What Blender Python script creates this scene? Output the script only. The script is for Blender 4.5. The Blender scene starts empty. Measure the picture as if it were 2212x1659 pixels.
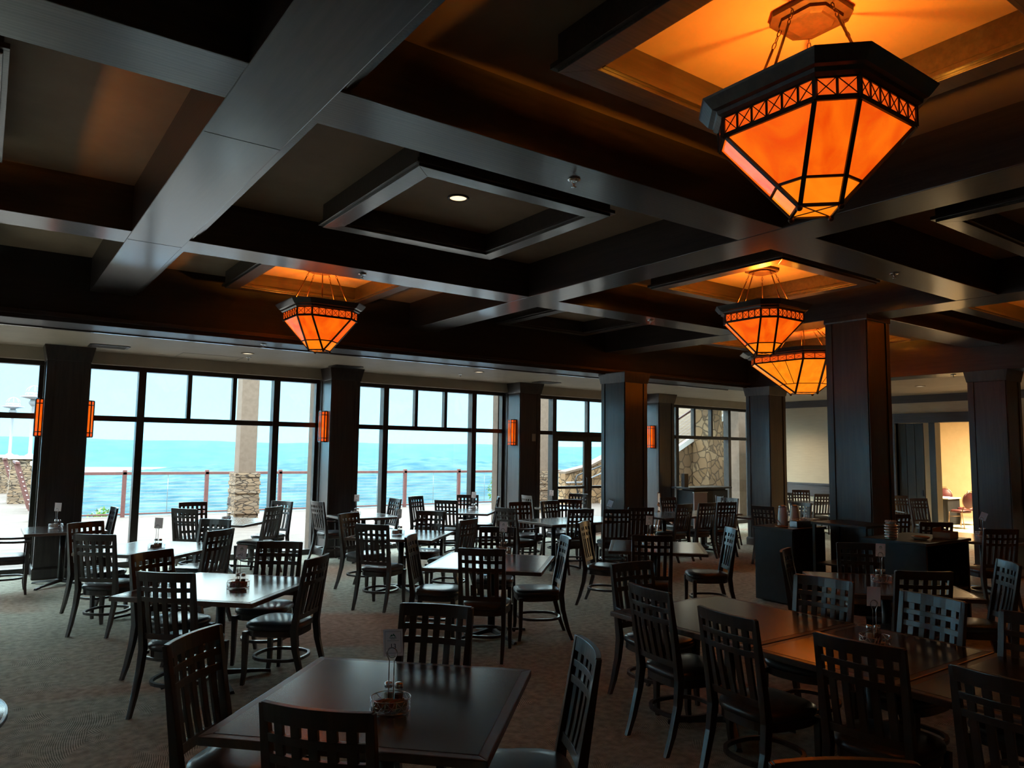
import bpy, bmesh, math, random
from mathutils import Vector, Matrix
random.seed(7)
PI = math.pi
sc = bpy.context.scene
COL = sc.collection

# ------------------------------------------------------------------ camera
YAW, PITCH, ROLL = math.radians(35.508), math.radians(5.219), math.radians(0.766)
F_PX = 1593.08
fw = Vector((math.sin(YAW)*math.cos(PITCH), math.cos(YAW)*math.cos(PITCH), math.sin(PITCH)))
r0 = Vector((math.cos(YAW), -math.sin(YAW), 0)); u0 = r0.cross(fw)
cr, sr = math.cos(ROLL), math.sin(ROLL)
rr = cr*r0 + sr*u0; uu = -sr*r0 + cr*u0
cam = bpy.data.cameras.new('camera'); camo = bpy.data.objects.new('camera', cam); COL.objects.link(camo)
camo.matrix_world = Matrix(((rr.x, uu.x, -fw.x, 0), (rr.y, uu.y, -fw.y, 0), (rr.z, uu.z, -fw.z, 1.9), (0, 0, 0, 1)))
cam.sensor_fit = 'HORIZONTAL'; cam.sensor_width = 36; cam.lens = F_PX/2212*36
cam.clip_start = 0.05; cam.clip_end = 6000
sc.camera = camo

# ------------------------------------------------------------------ view, cycles settings
vs = sc.view_settings
vs.view_transform = 'Standard'; vs.look = 'None'; vs.gamma = 1.0; vs.exposure = 0.9; vs.use_curve_mapping = False
cy = sc.cycles
cy.max_bounces = 6; cy.diffuse_bounces = 3; cy.glossy_bounces = 3; cy.transmission_bounces = 4
cy.transparent_max_bounces = 12; cy.volume_bounces = 0
cy.caustics_reflective = False; cy.caustics_refractive = False
cy.sample_clamp_indirect = 3.0
cy.use_denoising = True
try: cy.denoiser = 'OPENIMAGEDENOISE'
except Exception: pass

# ------------------------------------------------------------------ world and sun
w = bpy.data.worlds.new('sky'); sc.world = w; w.use_nodes = True
nt = w.node_tree; nt.nodes.clear()
wo = nt.nodes.new('ShaderNodeOutputWorld'); wb = nt.nodes.new('ShaderNodeBackground')
tc = nt.nodes.new('ShaderNodeTexCoord'); sx = nt.nodes.new('ShaderNodeSeparateXYZ'); rp = nt.nodes.new('ShaderNodeValToRGB')
nt.links.new(tc.outputs['Generated'], sx.inputs[0]); nt.links.new(sx.outputs['Z'], rp.inputs[0])
nt.links.new(rp.outputs[0], wb.inputs[0]); nt.links.new(wb.outputs[0], wo.inputs[0])
cre = rp.color_ramp.elements
# pale cyan band over the horizon, bright thin cloud higher up
cre[0].position = 0.0; cre[0].color = (0.66, 0.96, 1.0, 1)
cre[1].position = 0.6; cre[1].color = (0.76, 0.90, 1.0, 1)
e = cre.new(0.12); e.color = (0.72, 0.96, 1.0, 1)
ms = nt.nodes.new('ShaderNodeMapRange'); nt.links.new(sx.outputs['Z'], ms.inputs[0])
ms.inputs[1].default_value = 0.10; ms.inputs[2].default_value = 0.42
ms.inputs[3].default_value = 0.60; ms.inputs[4].default_value = 6.0
nt.links.new(ms.outputs[0], wb.inputs[1])
sun = bpy.data.lights.new('sun', 'SUN'); suno = bpy.data.objects.new('sun', sun); COL.objects.link(suno)
sun.energy = 1.9; sun.angle = math.radians(1.5); sun.color = (1.0, 0.93, 0.8)
suno.rotation_euler = Vector((0.55, 0.42, -0.95)).to_track_quat('-Z', 'Y').to_euler()

# ------------------------------------------------------------------ tagging helpers
def tag(o, label=None, cat=None, group=None, kind=None):
    if label: o['label'] = label
    if cat: o['category'] = cat
    if group: o['group'] = group
    if kind: o['kind'] = kind
    return o
def thing(name, label, cat, loc=(0, 0, 0), rz=0.0, group=None):
    o = bpy.data.objects.new(name, None); COL.objects.link(o); o.empty_display_size = 0.1
    o.location = loc; o.rotation_euler = (0, 0, rz)
    return tag(o, label, cat, group)
def children(o): return [c for c in list(bpy.data.objects) if c.parent == o]
KIDS = {}
def copy_tree(o, parent=None):
    c = o.copy(); COL.objects.link(c)
    if parent is not None: c.parent = parent; KIDS.setdefault(parent, []).append(c)
    for ch in KIDS.get(o, []): copy_tree(ch, c)
    return c
def dup(root, loc, rz, label, group=None, cat=None):
    c = copy_tree(root); c.location = loc; c.rotation_euler = (0, 0, rz); c['label'] = label
    if group: c['group'] = group
    if cat: c['category'] = cat
    return c

class MB:
    def __init__(s): s.v = []; s.f = []; s.sm = []
    def add(s, vs, fs, smooth=False, M=None):
        b = len(s.v)
        if M is not None: vs = [tuple(M @ Vector(p)) for p in vs]
        s.v += [tuple(p) for p in vs]
        for f in fs: s.f.append(tuple(b+i for i in f)); s.sm.append(smooth)
        return s
    def box(s, x0, x1, y0, y1, z0, z1, M=None):
        v = [(x, y, z) for z in (z0, z1) for y in (y0, y1) for x in (x0, x1)]
        return s.add(v, [(0, 2, 3, 1), (4, 5, 7, 6), (0, 1, 5, 4), (2, 6, 7, 3), (0, 4, 6, 2), (1, 3, 7, 5)], False, M)
    def bar(s, p, q, w, h, up=(0, 0, 1)):
        p = Vector(p); q = Vector(q); d = (q-p).normalized(); u = Vector(up)
        sd = d.cross(u)
        if sd.length < 1e-4: sd = d.cross(Vector((1, 0, 0)))
        sd.normalize(); u = sd.cross(d)
        v = []
        for c in (p, q):
            for a, b in ((-1, -1), (1, -1), (1, 1), (-1, 1)): v.append(tuple(c+sd*a*w/2+u*b*h/2))
        return s.add(v, [(3, 2, 1, 0), (4, 5, 6, 7), (0, 1, 5, 4), (1, 2, 6, 5), (2, 3, 7, 6), (3, 0, 4, 7)])
    def strip(s, secs, smooth=False, closed=False):
        # secs: list of rings (each the same number of points), joined in order
        n = len(secs[0]); v = [p for r in secs for p in r]; f = []
        m = len(secs)
        for i in range(m if closed else m-1):
            a, b = i*n, ((i+1) % m)*n
            for j in range(n): f.append((a+j, a+(j+1) % n, b+(j+1) % n, b+j))
        if not closed: f.append(tuple(range(n-1, -1, -1))); f.append(tuple((m-1)*n+j for j in range(n)))
        return s.add(v, f, smooth)
    def tube(s, pts, r, n=8, closed=False, radii=None):
        P = [Vector(p) for p in pts]; m = len(P); secs = []; ref = None
        for i, p in enumerate(P):
            a = P[(i-1) % m] if (closed or i > 0) else p; b = P[(i+1) % m] if (closed or i < m-1) else p
            d = (b-a).normalized()
            if ref is None:
                ref = Vector((0, 0, 1)) if abs(d.z) < .9 else Vector((1, 0, 0))
            x = ref - d*ref.dot(d)
            if x.length < 1e-5: x = Vector((0, 1, 0)) - d*d.y
            x.normalize(); ref = x; y = d.cross(x)
            R = radii[i] if radii else r
            secs.append([tuple(p+x*R*math.cos(2*PI*k/n)+y*R*math.sin(2*PI*k/n)) for k in range(n)])
        return s.strip(secs, True, closed)
    def lathe(s, prof, n=24, c=(0, 0), smooth=True, a0=0.0):
        secs = [[(c[0]+r*math.cos(a0+2*PI*k/n), c[1]+r*math.sin(a0+2*PI*k/n), z) for k in range(n)] for r, z in prof]
        return s.strip(secs, smooth)
    def prism(s, poly, z0, z1, M=None):
        n = len(poly); v = [(x, y, z0) for x, y in poly]+[(x, y, z1) for x, y in poly]
        f = [tuple(range(n-1, -1, -1)), tuple(range(n, 2*n))]+[(i, (i+1) % n, n+(i+1) % n, n+i) for i in range(n)]
        return s.add(v, f, False, M)
    def ball(s, c, r, n=12, m=8, sq=(1, 1, 1)):
        secs = []
        for i in range(m+1):
            t = -PI/2+PI*(i+.02)/(m+.04); secs.append([(c[0]+sq[0]*r*math.cos(t)*math.cos(2*PI*k/n), c[1]+sq[1]*r*math.cos(t)*math.sin(2*PI*k/n), c[2]+sq[2]*r*math.sin(t)) for k in range(n)])
        return s.strip(secs, True)
    def build(s, name, mat, parent=None, bevel=0.0):
        me = bpy.data.meshes.new(name); me.from_pydata(s.v, [], s.f); me.update()
        if any(s.sm): me.polygons.foreach_set('use_smooth', s.sm)
        bm = bmesh.new(); bm.from_mesh(me); bmesh.ops.recalc_face_normals(bm, faces=bm.faces)
        if bevel:
            es = [e for e in bm.edges if len(e.link_faces) == 2 and e.calc_face_angle(0) > 0.6]
            if es: bmesh.ops.bevel(bm, geom=es, offset=bevel, segments=2, profile=.6, affect='EDGES', clamp_overlap=True)
        bm.to_mesh(me); bm.free()
        me.materials.append(mat)
        o = bpy.data.objects.new(name, me); COL.objects.link(o)
        if parent is not None: o.parent = parent; KIDS.setdefault(parent, []).append(o)
        return o
def struct(name, mb, mat, label=None, bevel=0.0):
    return tag(mb.build(name, mat, None, bevel), label, None, None, 'structure')

# ------------------------------------------------------------------ materials
def new(name):
    m = bpy.data.materials.new(name); m.use_nodes = True
    nt = m.node_tree; b = nt.nodes['Principled BSDF']
    return m, nt, b
def plain(name, c, rough=.5, metal=0.0, spec=.5, em=None, es=0.0, coat=0.0):
    m, nt, b = new(name)
    b.inputs['Base Color'].default_value = (*c, 1); b.inputs['Roughness'].default_value = rough
    b.inputs['Metallic'].default_value = metal; b.inputs['Specular IOR Level'].default_value = spec
    b.inputs['Coat Weight'].default_value = coat
    if em: b.inputs['Emission Color'].default_value = (*em, 1); b.inputs['Emission Strength'].default_value = es
    return m
def N(nt, t, **k):
    n = nt.nodes.new(t)
    for a, v in k.items(): setattr(n, a, v)
    return n
def vary(name, c1, c2, scale=(4, 4, 4), rough=.5, bump=.1, det=4, coord='Object', spec=.5, rough2=None, metal=0, bdist=.01, lo=.35, hi=.65, coat=0.0):
    m, nt, b = new(name); L = nt.links.new
    t = N(nt, 'ShaderNodeTexCoord'); mp = N(nt, 'ShaderNodeMapping'); mp.inputs['Scale'].default_value = scale; b.inputs['Coat Weight'].default_value = coat; b.inputs['Coat Roughness'].default_value = .16
    if coord == 'World':
        g = N(nt, 'ShaderNodeNewGeometry'); L(g.outputs['Position'], mp.inputs[0])
    else: L(t.outputs[coord], mp.inputs[0])
    n = N(nt, 'ShaderNodeTexNoise'); n.inputs['Scale'].default_value = 1.0; n.inputs['Detail'].default_value = det; n.inputs['Roughness'].default_value = .6
    L(mp.outputs[0], n.inputs['Vector'])
    r = N(nt, 'ShaderNodeValToRGB'); r.color_ramp.elements[0].position = lo; r.color_ramp.elements[1].position = hi
    r.color_ramp.elements[0].color = (*c1, 1); r.color_ramp.elements[1].color = (*c2, 1)
    L(n.outputs['Fac'], r.inputs[0]); L(r.outputs[0], b.inputs['Base Color'])
    b.inputs['Roughness'].default_value = rough; b.inputs['Specular IOR Level'].default_value = spec; b.inputs['Metallic'].default_value = metal
    if rough2 is not None:
        mr = N(nt, 'ShaderNodeMapRange'); mr.inputs[3].default_value = rough; mr.inputs[4].default_value = rough2
        L(n.outputs['Fac'], mr.inputs[0]); L(mr.outputs[0], b.inputs['Roughness'])
    if bump:
        bp = N(nt, 'ShaderNodeBump'); bp.inputs['Strength'].default_value = bump; bp.inputs['Distance'].default_value = bdist
        L(n.outputs['Fac'], bp.inputs['Height']); L(bp.outputs[0], b.inputs['Normal'])
    return m
def wood(name, axis, c1=(.024, .018, .018), c2=(.046, .034, .031), rough=.34, coord='World', spec=.5, k=1.0, coat=.6, bumpw=.07):
    s = [26*k, 26*k, 26*k]; s[axis] = 1.6*k
    m = vary(name, c1, c2, tuple(s), rough, .12, 6, coord, spec, rough+.12, bdist=.006, coat=coat)
    nt = m.node_tree; L = nt.links.new
    # wandering figure of the veneer laid over the fine grain
    mp = nt.nodes['Mapping']; wv = N(nt, 'ShaderNodeTexWave'); wv.bands_direction = 'XYZ'[(axis+1) % 3]
    m2 = N(nt, 'ShaderNodeMapping'); sc2 = [9, 9, 9]; sc2[axis] = 1.0; m2.inputs['Scale'].default_value = sc2
    L(mp.inputs[0].links[0].from_socket, m2.inputs[0]); L(m2.outputs[0], wv.inputs[0])
    wv.inputs['Scale'].default_value = 1.3; wv.inputs['Distortion'].default_value = 9; wv.inputs['Detail'].default_value = 3; wv.inputs['Detail Scale'].default_value = .8
    bp = nt.nodes['Bump']; b2 = N(nt, 'ShaderNodeBump'); b2.inputs['Strength'].default_value = bumpw; b2.inputs['Distance'].default_value = .004
    L(wv.outputs['Fac'], b2.inputs['Height']); L(bp.outputs[0], b2.inputs['Normal']); L(b2.outputs[0], nt.nodes['Principled BSDF'].inputs['Normal'])
    return m
M = {}
M['wx'] = wood('dark_stained_wood_x', 0); M['wy'] = wood('dark_stained_wood_y', 1); M['wz'] = wood('dark_stained_wood_z', 2)
M['header'] = wood('header_wood', 0, (.012, .012, .014), (.022, .021, .024), .5, coat=.1)
M['chair'] = wood('chair_wood', 2, (.020, .0125, .0115), (.036, .021, .018), .34, 'Object')
M['tabedge'] = wood('table_edge_wood', 0, (.085, .052, .038), (.125, .075, .052), .33, 'Object')
M['top'] = vary('table_laminate', (.032, .023, .022), (.048, .034, .031), (14, 14, 14), .20, .04, 5, 'Object', .5, .28, bdist=.002, coat=1.0)
M['vinyl'] = vary('black_vinyl', (.030, .031, .036), (.042, .042, .048), (60, 60, 60), .40, .12, 3, 'Object', .5, bdist=.002, coat=.4)
M['iron'] = vary('black_iron', (.012, .012, .013), (.022, .022, .023), (30, 30, 30), .42, .1, 3, 'Object')
M['ceil'] = vary('tan_painted_plaster', (.36, .26, .185), (.40, .295, .21), (3, 3, 3), .75, .08, 5, 'World')
M['bayceil'] = vary('beige_plaster', (.42, .35, .27), (.48, .40, .31), (2, 2, 2), .6, .05, 5, 'World')
M['wallp'] = vary('tan_wallcovering', (.66, .54, .38), (.72, .60, .43), (3, 3, 40), .7, .1, 5, 'World')
M['warmwall'] = vary('yellow_tan_wall', (.60, .46, .27), (.66, .51, .31), (3, 3, 3), .7, .05, 5, 'World')
M['grayblue'] = wood('grey_stained_wood', 1, (.060, .052, .056), (.085, .075, .080), .42)
M['frame'] = vary('bronze_window_frame', (.030, .024, .020), (.045, .036, .030), (8, 8, 8), .38, .03, 3, 'World', metal=.3)
M['chrome'] = plain('chrome_wire', (.75, .76, .78), .16, 1.0)
M['steel'] = plain('brushed_steel', (.45, .46, .48), .32, 1.0)
M['white'] = plain('white_ceramic', (.75, .74, .72), .25)
M['black'] = vary('black_laminate', (.010, .011, .013), (.016, .017, .020), (10, 10, 10), .35, .03, 3, 'Object')
M['stucco'] = vary('tan_stucco', (.125, .086, .060), (.155, .108, .078), (9, 9, 9), .9, .5, 6, 'World')
M['rail'] = vary('red_brown_rail_paint', (.10, .036, .030), (.13, .048, .042), (12, 12, 12), .5, .1, 3, 'World')
M['cable'] = plain('steel_cable', (.30, .26, .26), .4, .8)
M['lampgrey'] = plain('grey_lamp_post', (.24, .25, .27), .5)
M['shade'] = plain('grey_lamp_shade', (.30, .31, .35), .4)
M['paper'] = plain('kraft_paper', (.36, .23, .13), .8)
M['packet'] = plain('sugar_packet_paper', (.80, .70, .58), .7)
M['packet2'] = plain('pink_packet_paper', (.80, .42, .40), .7)
M['tanpacket'] = plain('tan_packet_paper', (.66, .46, .29), .7)
M['canopy'] = vary('canopy_wood', (.030, .014, .007), (.055, .026, .012), (20, 20, 20), .6, .1, 4, 'Object')
M['ink'] = plain('black_ink', (.03, .03, .035), .7)
M['green'] = plain('green_ink', (.05, .16, .08), .7)
M['red'] = vary('maroon_vinyl', (.055, .008, .010), (.075, .011, .013), (30, 30, 30), .45, .1, 3, 'Object')
M['gold'] = plain('bronze_tube', (.38, .27, .17), .35, .9)
M['skirt'] = vary('black_table_skirt', (.0015, .002, .003), (.004, .005, .007), (30, 30, 2), .7, .3, 3, 'Object')
M['linen'] = plain('white_linen', (.62, .63, .60), .8)
M['oak'] = wood('orange_oak', 2, (.26, .10, .035), (.36, .15, .055), .4, 'Object')
M['plate'] = plain('beige_plate', (.50, .36, .22), .5)
M['leafm'] = vary('bright_leaves', (.10, .22, .03), (.22, .38, .06), (30, 30, 30), .6, .2, 3, 'World')
M['salt'] = plain('salt', (.72, .68, .60), .8); M['pepper'] = plain('pepper', (.10, .05, .035), .8)
M['greendoor'] = wood('green_grey_door', 2, (.030, .032, .024), (.045, .046, .036), .5)
M['postbronze'] = plain('bronze_knob', (.10, .055, .035), .35, .7)
M['switch'] = plain('beige_switch_plate', (.28, .25, .21), .5)

def emis(name, c, s, rough=.25):
    return plain(name, (min(1, c[0]*.6), c[1]*.6, c[2]*.6), rough, em=c, es=s)
M['dl'] = emis('downlight_lens', (1, .72, .38), 1.1)
M['dl2'] = emis('bay_downlight_lens', (1, .86, .6), .8)

def amber(name, c1, c2, s, scale):
    m, nt, b = new(name); L = nt.links.new
    t = N(nt, 'ShaderNodeTexCoord'); mp = N(nt, 'ShaderNodeMapping'); mp.inputs['Scale'].default_value = scale
    L(t.outputs['Object'], mp.inputs[0])
    n = N(nt, 'ShaderNodeTexNoise'); n.inputs['Scale'].default_value = 1; n.inputs['Detail'].default_value = 5; n.inputs['Distortion'].default_value = 1.2
    L(mp.outputs[0], n.inputs['Vector'])
    r = N(nt, 'ShaderNodeValToRGB'); r.color_ramp.elements[0].position = .3; r.color_ramp.elements[1].position = .7
    r.color_ramp.elements[0].color = (*c1, 1); r.color_ramp.elements[1].color = (*c2, 1)
    L(n.outputs['Fac'], r.inputs[0]); L(r.outputs[0], b.inputs['Emission Color']); L(r.outputs[0], b.inputs['Base Color'])
    b.inputs['Emission Strength'].default_value = s; b.inputs['Roughness'].default_value = .22
    return m
M['mica'] = amber('amber_mica_glass', (.80, .065, .002), (1.0, .16, .004), .56, (5, 5, 3))
M['mica2'] = amber('bright_amber_glass', (1.0, .16, .003), (1.0, .26, .008), .62, (5, 5, 3))
M['mica_band'] = amber('band_amber_glass', (.80, .070, .005), (.95, .12, .008), .5, (9, 9, 9))

def glass_mat(name, tint=(1, 1, 1), gl=.12):
    m = bpy.data.materials.new(name); m.use_nodes = True; nt = m.node_tree; nt.nodes.clear(); L = nt.links.new
    o = N(nt, 'ShaderNodeOutputMaterial'); mx = N(nt, 'ShaderNodeMixShader'); tr = N(nt, 'ShaderNodeBsdfTransparent'); g = N(nt, 'ShaderNodeBsdfGlossy')
    fr = N(nt, 'ShaderNodeFresnel'); fr.inputs[0].default_value = 1.45
    tr.inputs[0].default_value = (*tint, 1); g.inputs['Roughness'].default_value = .03
    # reflect only at the outer skin of each pane (the back face of the thin box would otherwise reflect totally)
    ge = N(nt, 'ShaderNodeNewGeometry'); iv = N(nt, 'ShaderNodeMath', operation='SUBTRACT'); iv.inputs[0].default_value = 1; L(ge.outputs['Backfacing'], iv.inputs[1])
    ml = N(nt, 'ShaderNodeMath', operation='MULTIPLY'); L(fr.outputs[0], ml.inputs[0]); L(iv.outputs[0], ml.inputs[1])
    L(ml.outputs[0], mx.inputs[0]); L(tr.outputs[0], mx.inputs[1]); L(g.outputs[0], mx.inputs[2]); L(mx.outputs[0], o.inputs[0])
    return m
M['glass'] = glass_mat('window_glass', (.96, .99, .98)); M['jar'] = glass_mat('jar_glass', (.90, .90, .88)); M['sleeve'] = glass_mat('clear_sleeve', (.97, .97, .97))

def carpet():
    m, nt, b = new('palm_frond_carpet'); L = nt.links.new
    g = N(nt, 'ShaderNodeNewGeometry'); 
    def frond(scale, off, rotk):
        mp = N(nt, 'ShaderNodeMapping'); mp.inputs['Scale'].default_value = (scale, scale, 1); mp.inputs['Location'].default_value = (*off, 0)
        L(g.outputs['Position'], mp.inputs[0])
        sx = N(nt, 'ShaderNodeSeparateXYZ'); L(mp.outputs[0], sx.inputs[0]); cb = N(nt, 'ShaderNodeCombineXYZ'); L(sx.outputs[0], cb.inputs[0]); L(sx.outputs[1], cb.inputs[1])
        vo = N(nt, 'ShaderNodeTexVoronoi'); vo.voronoi_dimensions = '2D'; vo.inputs['Scale'].default_value = 1; L(cb.outputs[0], vo.inputs['Vector'])
        df = N(nt, 'ShaderNodeVectorMath', operation='SUBTRACT'); L(cb.outputs[0], df.inputs[0]); L(vo.outputs['Position'], df.inputs[1])
        sc_ = N(nt, 'ShaderNodeSeparateColor'); L(vo.outputs['Color'], sc_.inputs[0])
        ml = N(nt, 'ShaderNodeMath', operation='MULTIPLY'); ml.inputs[1].default_value = rotk; L(sc_.outputs[0], ml.inputs[0])
        ro = N(nt, 'ShaderNodeVectorRotate'); ro.rotation_type = 'Z_AXIS'; L(df.outputs[0], ro.inputs['Vector']); L(ml.outputs[0], ro.inputs['Angle'])
        s2 = N(nt, 'ShaderNodeSeparateXYZ'); L(ro.outputs[0], s2.inputs[0])
        # bend the midrib, then leaflets sweep back from it
        sq = N(nt, 'ShaderNodeMath', operation='MULTIPLY'); L(s2.outputs[1], sq.inputs[0]); L(s2.outputs[1], sq.inputs[1])
        bx = N(nt, 'ShaderNodeMath', operation='MULTIPLY_ADD'); bx.inputs[1].default_value = .35; L(sq.outputs[0], bx.inputs[0]); L(s2.outputs[0], bx.inputs[2])
        ab = N(nt, 'ShaderNodeMath', operation='ABSOLUTE'); L(bx.outputs[0], ab.inputs[0])
        pw = N(nt, 'ShaderNodeMath', operation='POWER'); pw.inputs[1].default_value = .85; L(ab.outputs[0], pw.inputs[0])
        ph = N(nt, 'ShaderNodeMath', operation='MULTIPLY_ADD'); ph.inputs[1].default_value = 1.6; L(pw.outputs[0], ph.inputs[0]); L(s2.outputs[1], ph.inputs[2])
        n = N(nt, 'ShaderNodeTexNoise'); n.inputs['Scale'].default_value = 3.0; L(cb.outputs[0], n.inputs['Vector'])
        p2 = N(nt, 'ShaderNodeMath', operation='MULTIPLY_ADD'); p2.inputs[1].default_value = .07; L(n.outputs['Fac'], p2.inputs[0]); L(ph.outputs[0], p2.inputs[2])
        p3 = N(nt, 'ShaderNodeMath', operation='MULTIPLY'); p3.inputs[1].default_value = 170; L(p2.outputs[0], p3.inputs[0])
        sn = N(nt, 'ShaderNodeMath', operation='SINE'); L(p3.outputs[0], sn.inputs[0])
        return sn, sc_
    a, ca = frond(1.5, (0, 0), 6.3)
    bb, cb_ = frond(2.0, (3.3, 7.7), 6.3)
    nz = N(nt, 'ShaderNodeTexNoise'); nz.inputs['Scale'].default_value = 2.6; nz.inputs['Detail'].default_value = 2; L(g.outputs['Position'], nz.inputs['Vector'])
    st = N(nt, 'ShaderNodeMapRange'); st.inputs[1].default_value = .45; st.inputs[2].default_value = .55; L(nz.outputs['Fac'], st.inputs[0])
    mx = N(nt, 'ShaderNodeMix'); mx.data_type = 'FLOAT'; L(st.outputs[0], mx.inputs[0]); L(a.outputs[0], mx.inputs[2]); L(bb.outputs[0], mx.inputs[3])
    r = N(nt, 'ShaderNodeMapRange'); r.inputs[1].default_value = -.9; r.inputs[2].default_value = .9
    nb = N(nt, 'ShaderNodeTexNoise'); nb.inputs['Scale'].default_value = 16; nb.inputs['Detail'].default_value = 3; L(g.outputs['Position'], nb.inputs['Vector'])
    nm = N(nt, 'ShaderNodeMath', operation='MULTIPLY_ADD'); nm.inputs[1].default_value = 3.0; nm.inputs[2].default_value = -1.5; L(nb.outputs['Fac'], nm.inputs[0])
    na = N(nt, 'ShaderNodeMath', operation='ADD'); L(mx.outputs[0], na.inputs[0]); L(nm.outputs[0], na.inputs[1]); L(na.outputs[0], r.inputs[0])
    # reddish panels over the olive ground
    n2 = N(nt, 'ShaderNodeTexNoise'); n2.inputs['Scale'].default_value = .42; n2.inputs['Detail'].default_value = 1.5; n2.inputs['Distortion'].default_value = .6
    L(g.outputs['Position'], n2.inputs['Vector'])
    rr_ = N(nt, 'ShaderNodeMapRange'); rr_.inputs[1].default_value = .55; rr_.inputs[2].default_value = .63; L(n2.outputs['Fac'], rr_.inputs[0])
    def mixc(c1, c2, fac):
        k = N(nt, 'ShaderNodeMix'); k.data_type = 'RGBA'
        for i, c in ((6, c1), (7, c2)):
            if isinstance(c, tuple): k.inputs[i].default_value = (*c, 1)
            else: L(c, k.inputs[i])
        L(fac, k.inputs[0]); return k.outputs[2]
    dark = mixc((.175, .182, .142), (.215, .135, .090), rr_.outputs[0])
    lite = mixc((.60, .58, .47), (.60, .40, .29), rr_.outputs[0])
    L(mixc(dark, lite, r.outputs[0]), b.inputs['Base Color'])
    b.inputs['Roughness'].default_value = .95; b.inputs['Specular IOR Level'].default_value = .1
    bp = N(nt, 'ShaderNodeBump'); bp.inputs['Strength'].default_value = .3; bp.inputs['Distance'].default_value = .004
    n3 = N(nt, 'ShaderNodeTexNoise'); n3.inputs['Scale'].default_value = 300; L(g.outputs['Position'], n3.inputs['Vector'])
    L(n3.outputs['Fac'], bp.inputs['Height']); L(bp.outputs[0], b.inputs['Normal'])
    return m
M['carpet'] = carpet()

def stone(name, scale, cols, mortar, bricks=False, stretch=(1, 1, 1)):
    m, nt, b = new(name); L = nt.links.new
    g = N(nt, 'ShaderNodeNewGeometry'); mp = N(nt, 'ShaderNodeMapping'); mp.inputs['Scale'].default_value = tuple(scale*s for s in stretch)
    L(g.outputs['Position'], mp.inputs[0])
    nz = N(nt, 'ShaderNodeTexNoise'); nz.inputs['Scale'].default_value = .8; L(mp.outputs[0], nz.inputs['Vector'])
    mv = N(nt, 'ShaderNodeVectorMath', operation='MULTIPLY_ADD'); mv.inputs[1].default_value = (.5, .5, .5) if not bricks else (.2, .2, .2)
    L(nz.outputs['Color'], mv.inputs[0]); L(mp.outputs[0], mv.inputs[2])
    v1 = N(nt, 'ShaderNodeTexVoronoi'); v1.inputs['Scale'].default_value = 1; L(mv.outputs[0], v1.inputs['Vector'])
    v2 = N(nt, 'ShaderNodeTexVoronoi', feature='DISTANCE_TO_EDGE'); v2.inputs['Scale'].default_value = 1; L(mv.outputs[0], v2.inputs['Vector'])
    s = N(nt, 'ShaderNodeSeparateColor'); L(v1.outputs['Color'], s.inputs[0])
    r = N(nt, 'ShaderNodeValToRGB'); L(s.outputs[0], r.inputs[0])
    r.color_ramp.elements[0].color = (*cols[0], 1); r.color_ramp.elements[1].color = (*cols[-1], 1)
    for i, c in enumerate(cols[1:-1]): e = r.color_ramp.elements.new((i+1)/(len(cols)-1)); e.color = (*c, 1)
    mr = N(nt, 'ShaderNodeMapRange'); mr.inputs[1].default_value = .02; mr.inputs[2].default_value = .07; L(v2.outputs['Distance'], mr.inputs[0])
    k = N(nt, 'ShaderNodeMix'); k.data_type = 'RGBA'; k.inputs[6].default_value = (*mortar, 1); L(r.outputs[0], k.inputs[7]); L(mr.outputs[0], k.inputs[0])
    L(k.outputs[2], b.inputs['Base Color']); b.inputs['Roughness'].default_value = .9
    bp = N(nt, 'ShaderNodeBump'); bp.inputs['Strength'].default_value = .7; bp.inputs['Distance'].default_value = .04; L(mr.outputs[0], bp.inputs['Height']); L(bp.outputs[0], b.inputs['Normal'])
    return m
M['flag'] = stone('flagstone', 3.2, [(.19, .11, .048), (.26, .155, .075), (.16, .092, .045), (.29, .19, .10)], (.09, .055, .028))
M['ledge'] = stone('ledgestone', 5.0, [(.17, .105, .06), (.23, .155, .095), (.14, .09, .055), (.25, .185, .13)], (.04, .026, .018), True, (1.0, 1.0, 2.6))
M['deck'] = vary('concrete_deck', (.075, .054, .042), (.115, .087, .070), (1.2, 3.5, 1), .8, .15, 6, 'World')
M['siding'] = vary('cream_boards', (.34, .27, .20), (.40, .32, .24), (.3, .3, 14), .8, .6, 2, 'World', bdist=.02)
M['steps'] = vary('stair_concrete', (.45, .40, .34), (.52, .47, .41), (3, 3, 3), .9, .1, 4, 'World')

# ------------------------------------------------------------------ room shell
ZB, ZC, ZF, ZBAY, YW = 3.73, 4.134, 3.33, 3.36, 13.2
mb = MB(); mb.box(-8.2, 26.5, -5.2, 13.34, -.12, 0); struct('floor', mb, M['carpet'], 'patterned palm frond carpet of the dining room')
mb = MB(); mb.box(-8.2, 13.95, -5.2, 10.0, ZC, ZC+.2); struct('ceiling', mb, M['ceil'], 'tan plaster ceiling between the dark beams')
mb = MB(); mb.box(-8.2, 18.1, 10.45, 13.1, ZBAY, ZBAY+.9); mb.box(13.9, 18.1, -5.2, 10.45, ZBAY, ZBAY+.9)
struct('ceiling_bay', mb, M['bayceil'], 'low beige ceiling along the windows and the side aisle')
mb = MB(); mb.box(-8.2, 18.1, 13.0, 13.3, 3.17, ZBAY+.9); struct('wall_north', mb, M['bayceil'], 'beige bulkhead above the windows')
mb = MB(); mb.box(-8.3, -8.1, -5.2, 13.3, 3.17, 4.3); mb.box(-8.3, -8.1, 10.2, 13.3, 0, 3.17); mb.box(-8.3, -8.1, -5.2, 6.93, 0, 3.17); struct('wall_west', mb, M['wallp'], 'tan wall over the added side windows')
mb = MB(); mb.box(-8.2, 18.1, -5.4, -5.2, 0, 4.3); struct('wall_south', mb, M['wallp'], 'tan back wall')
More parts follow.
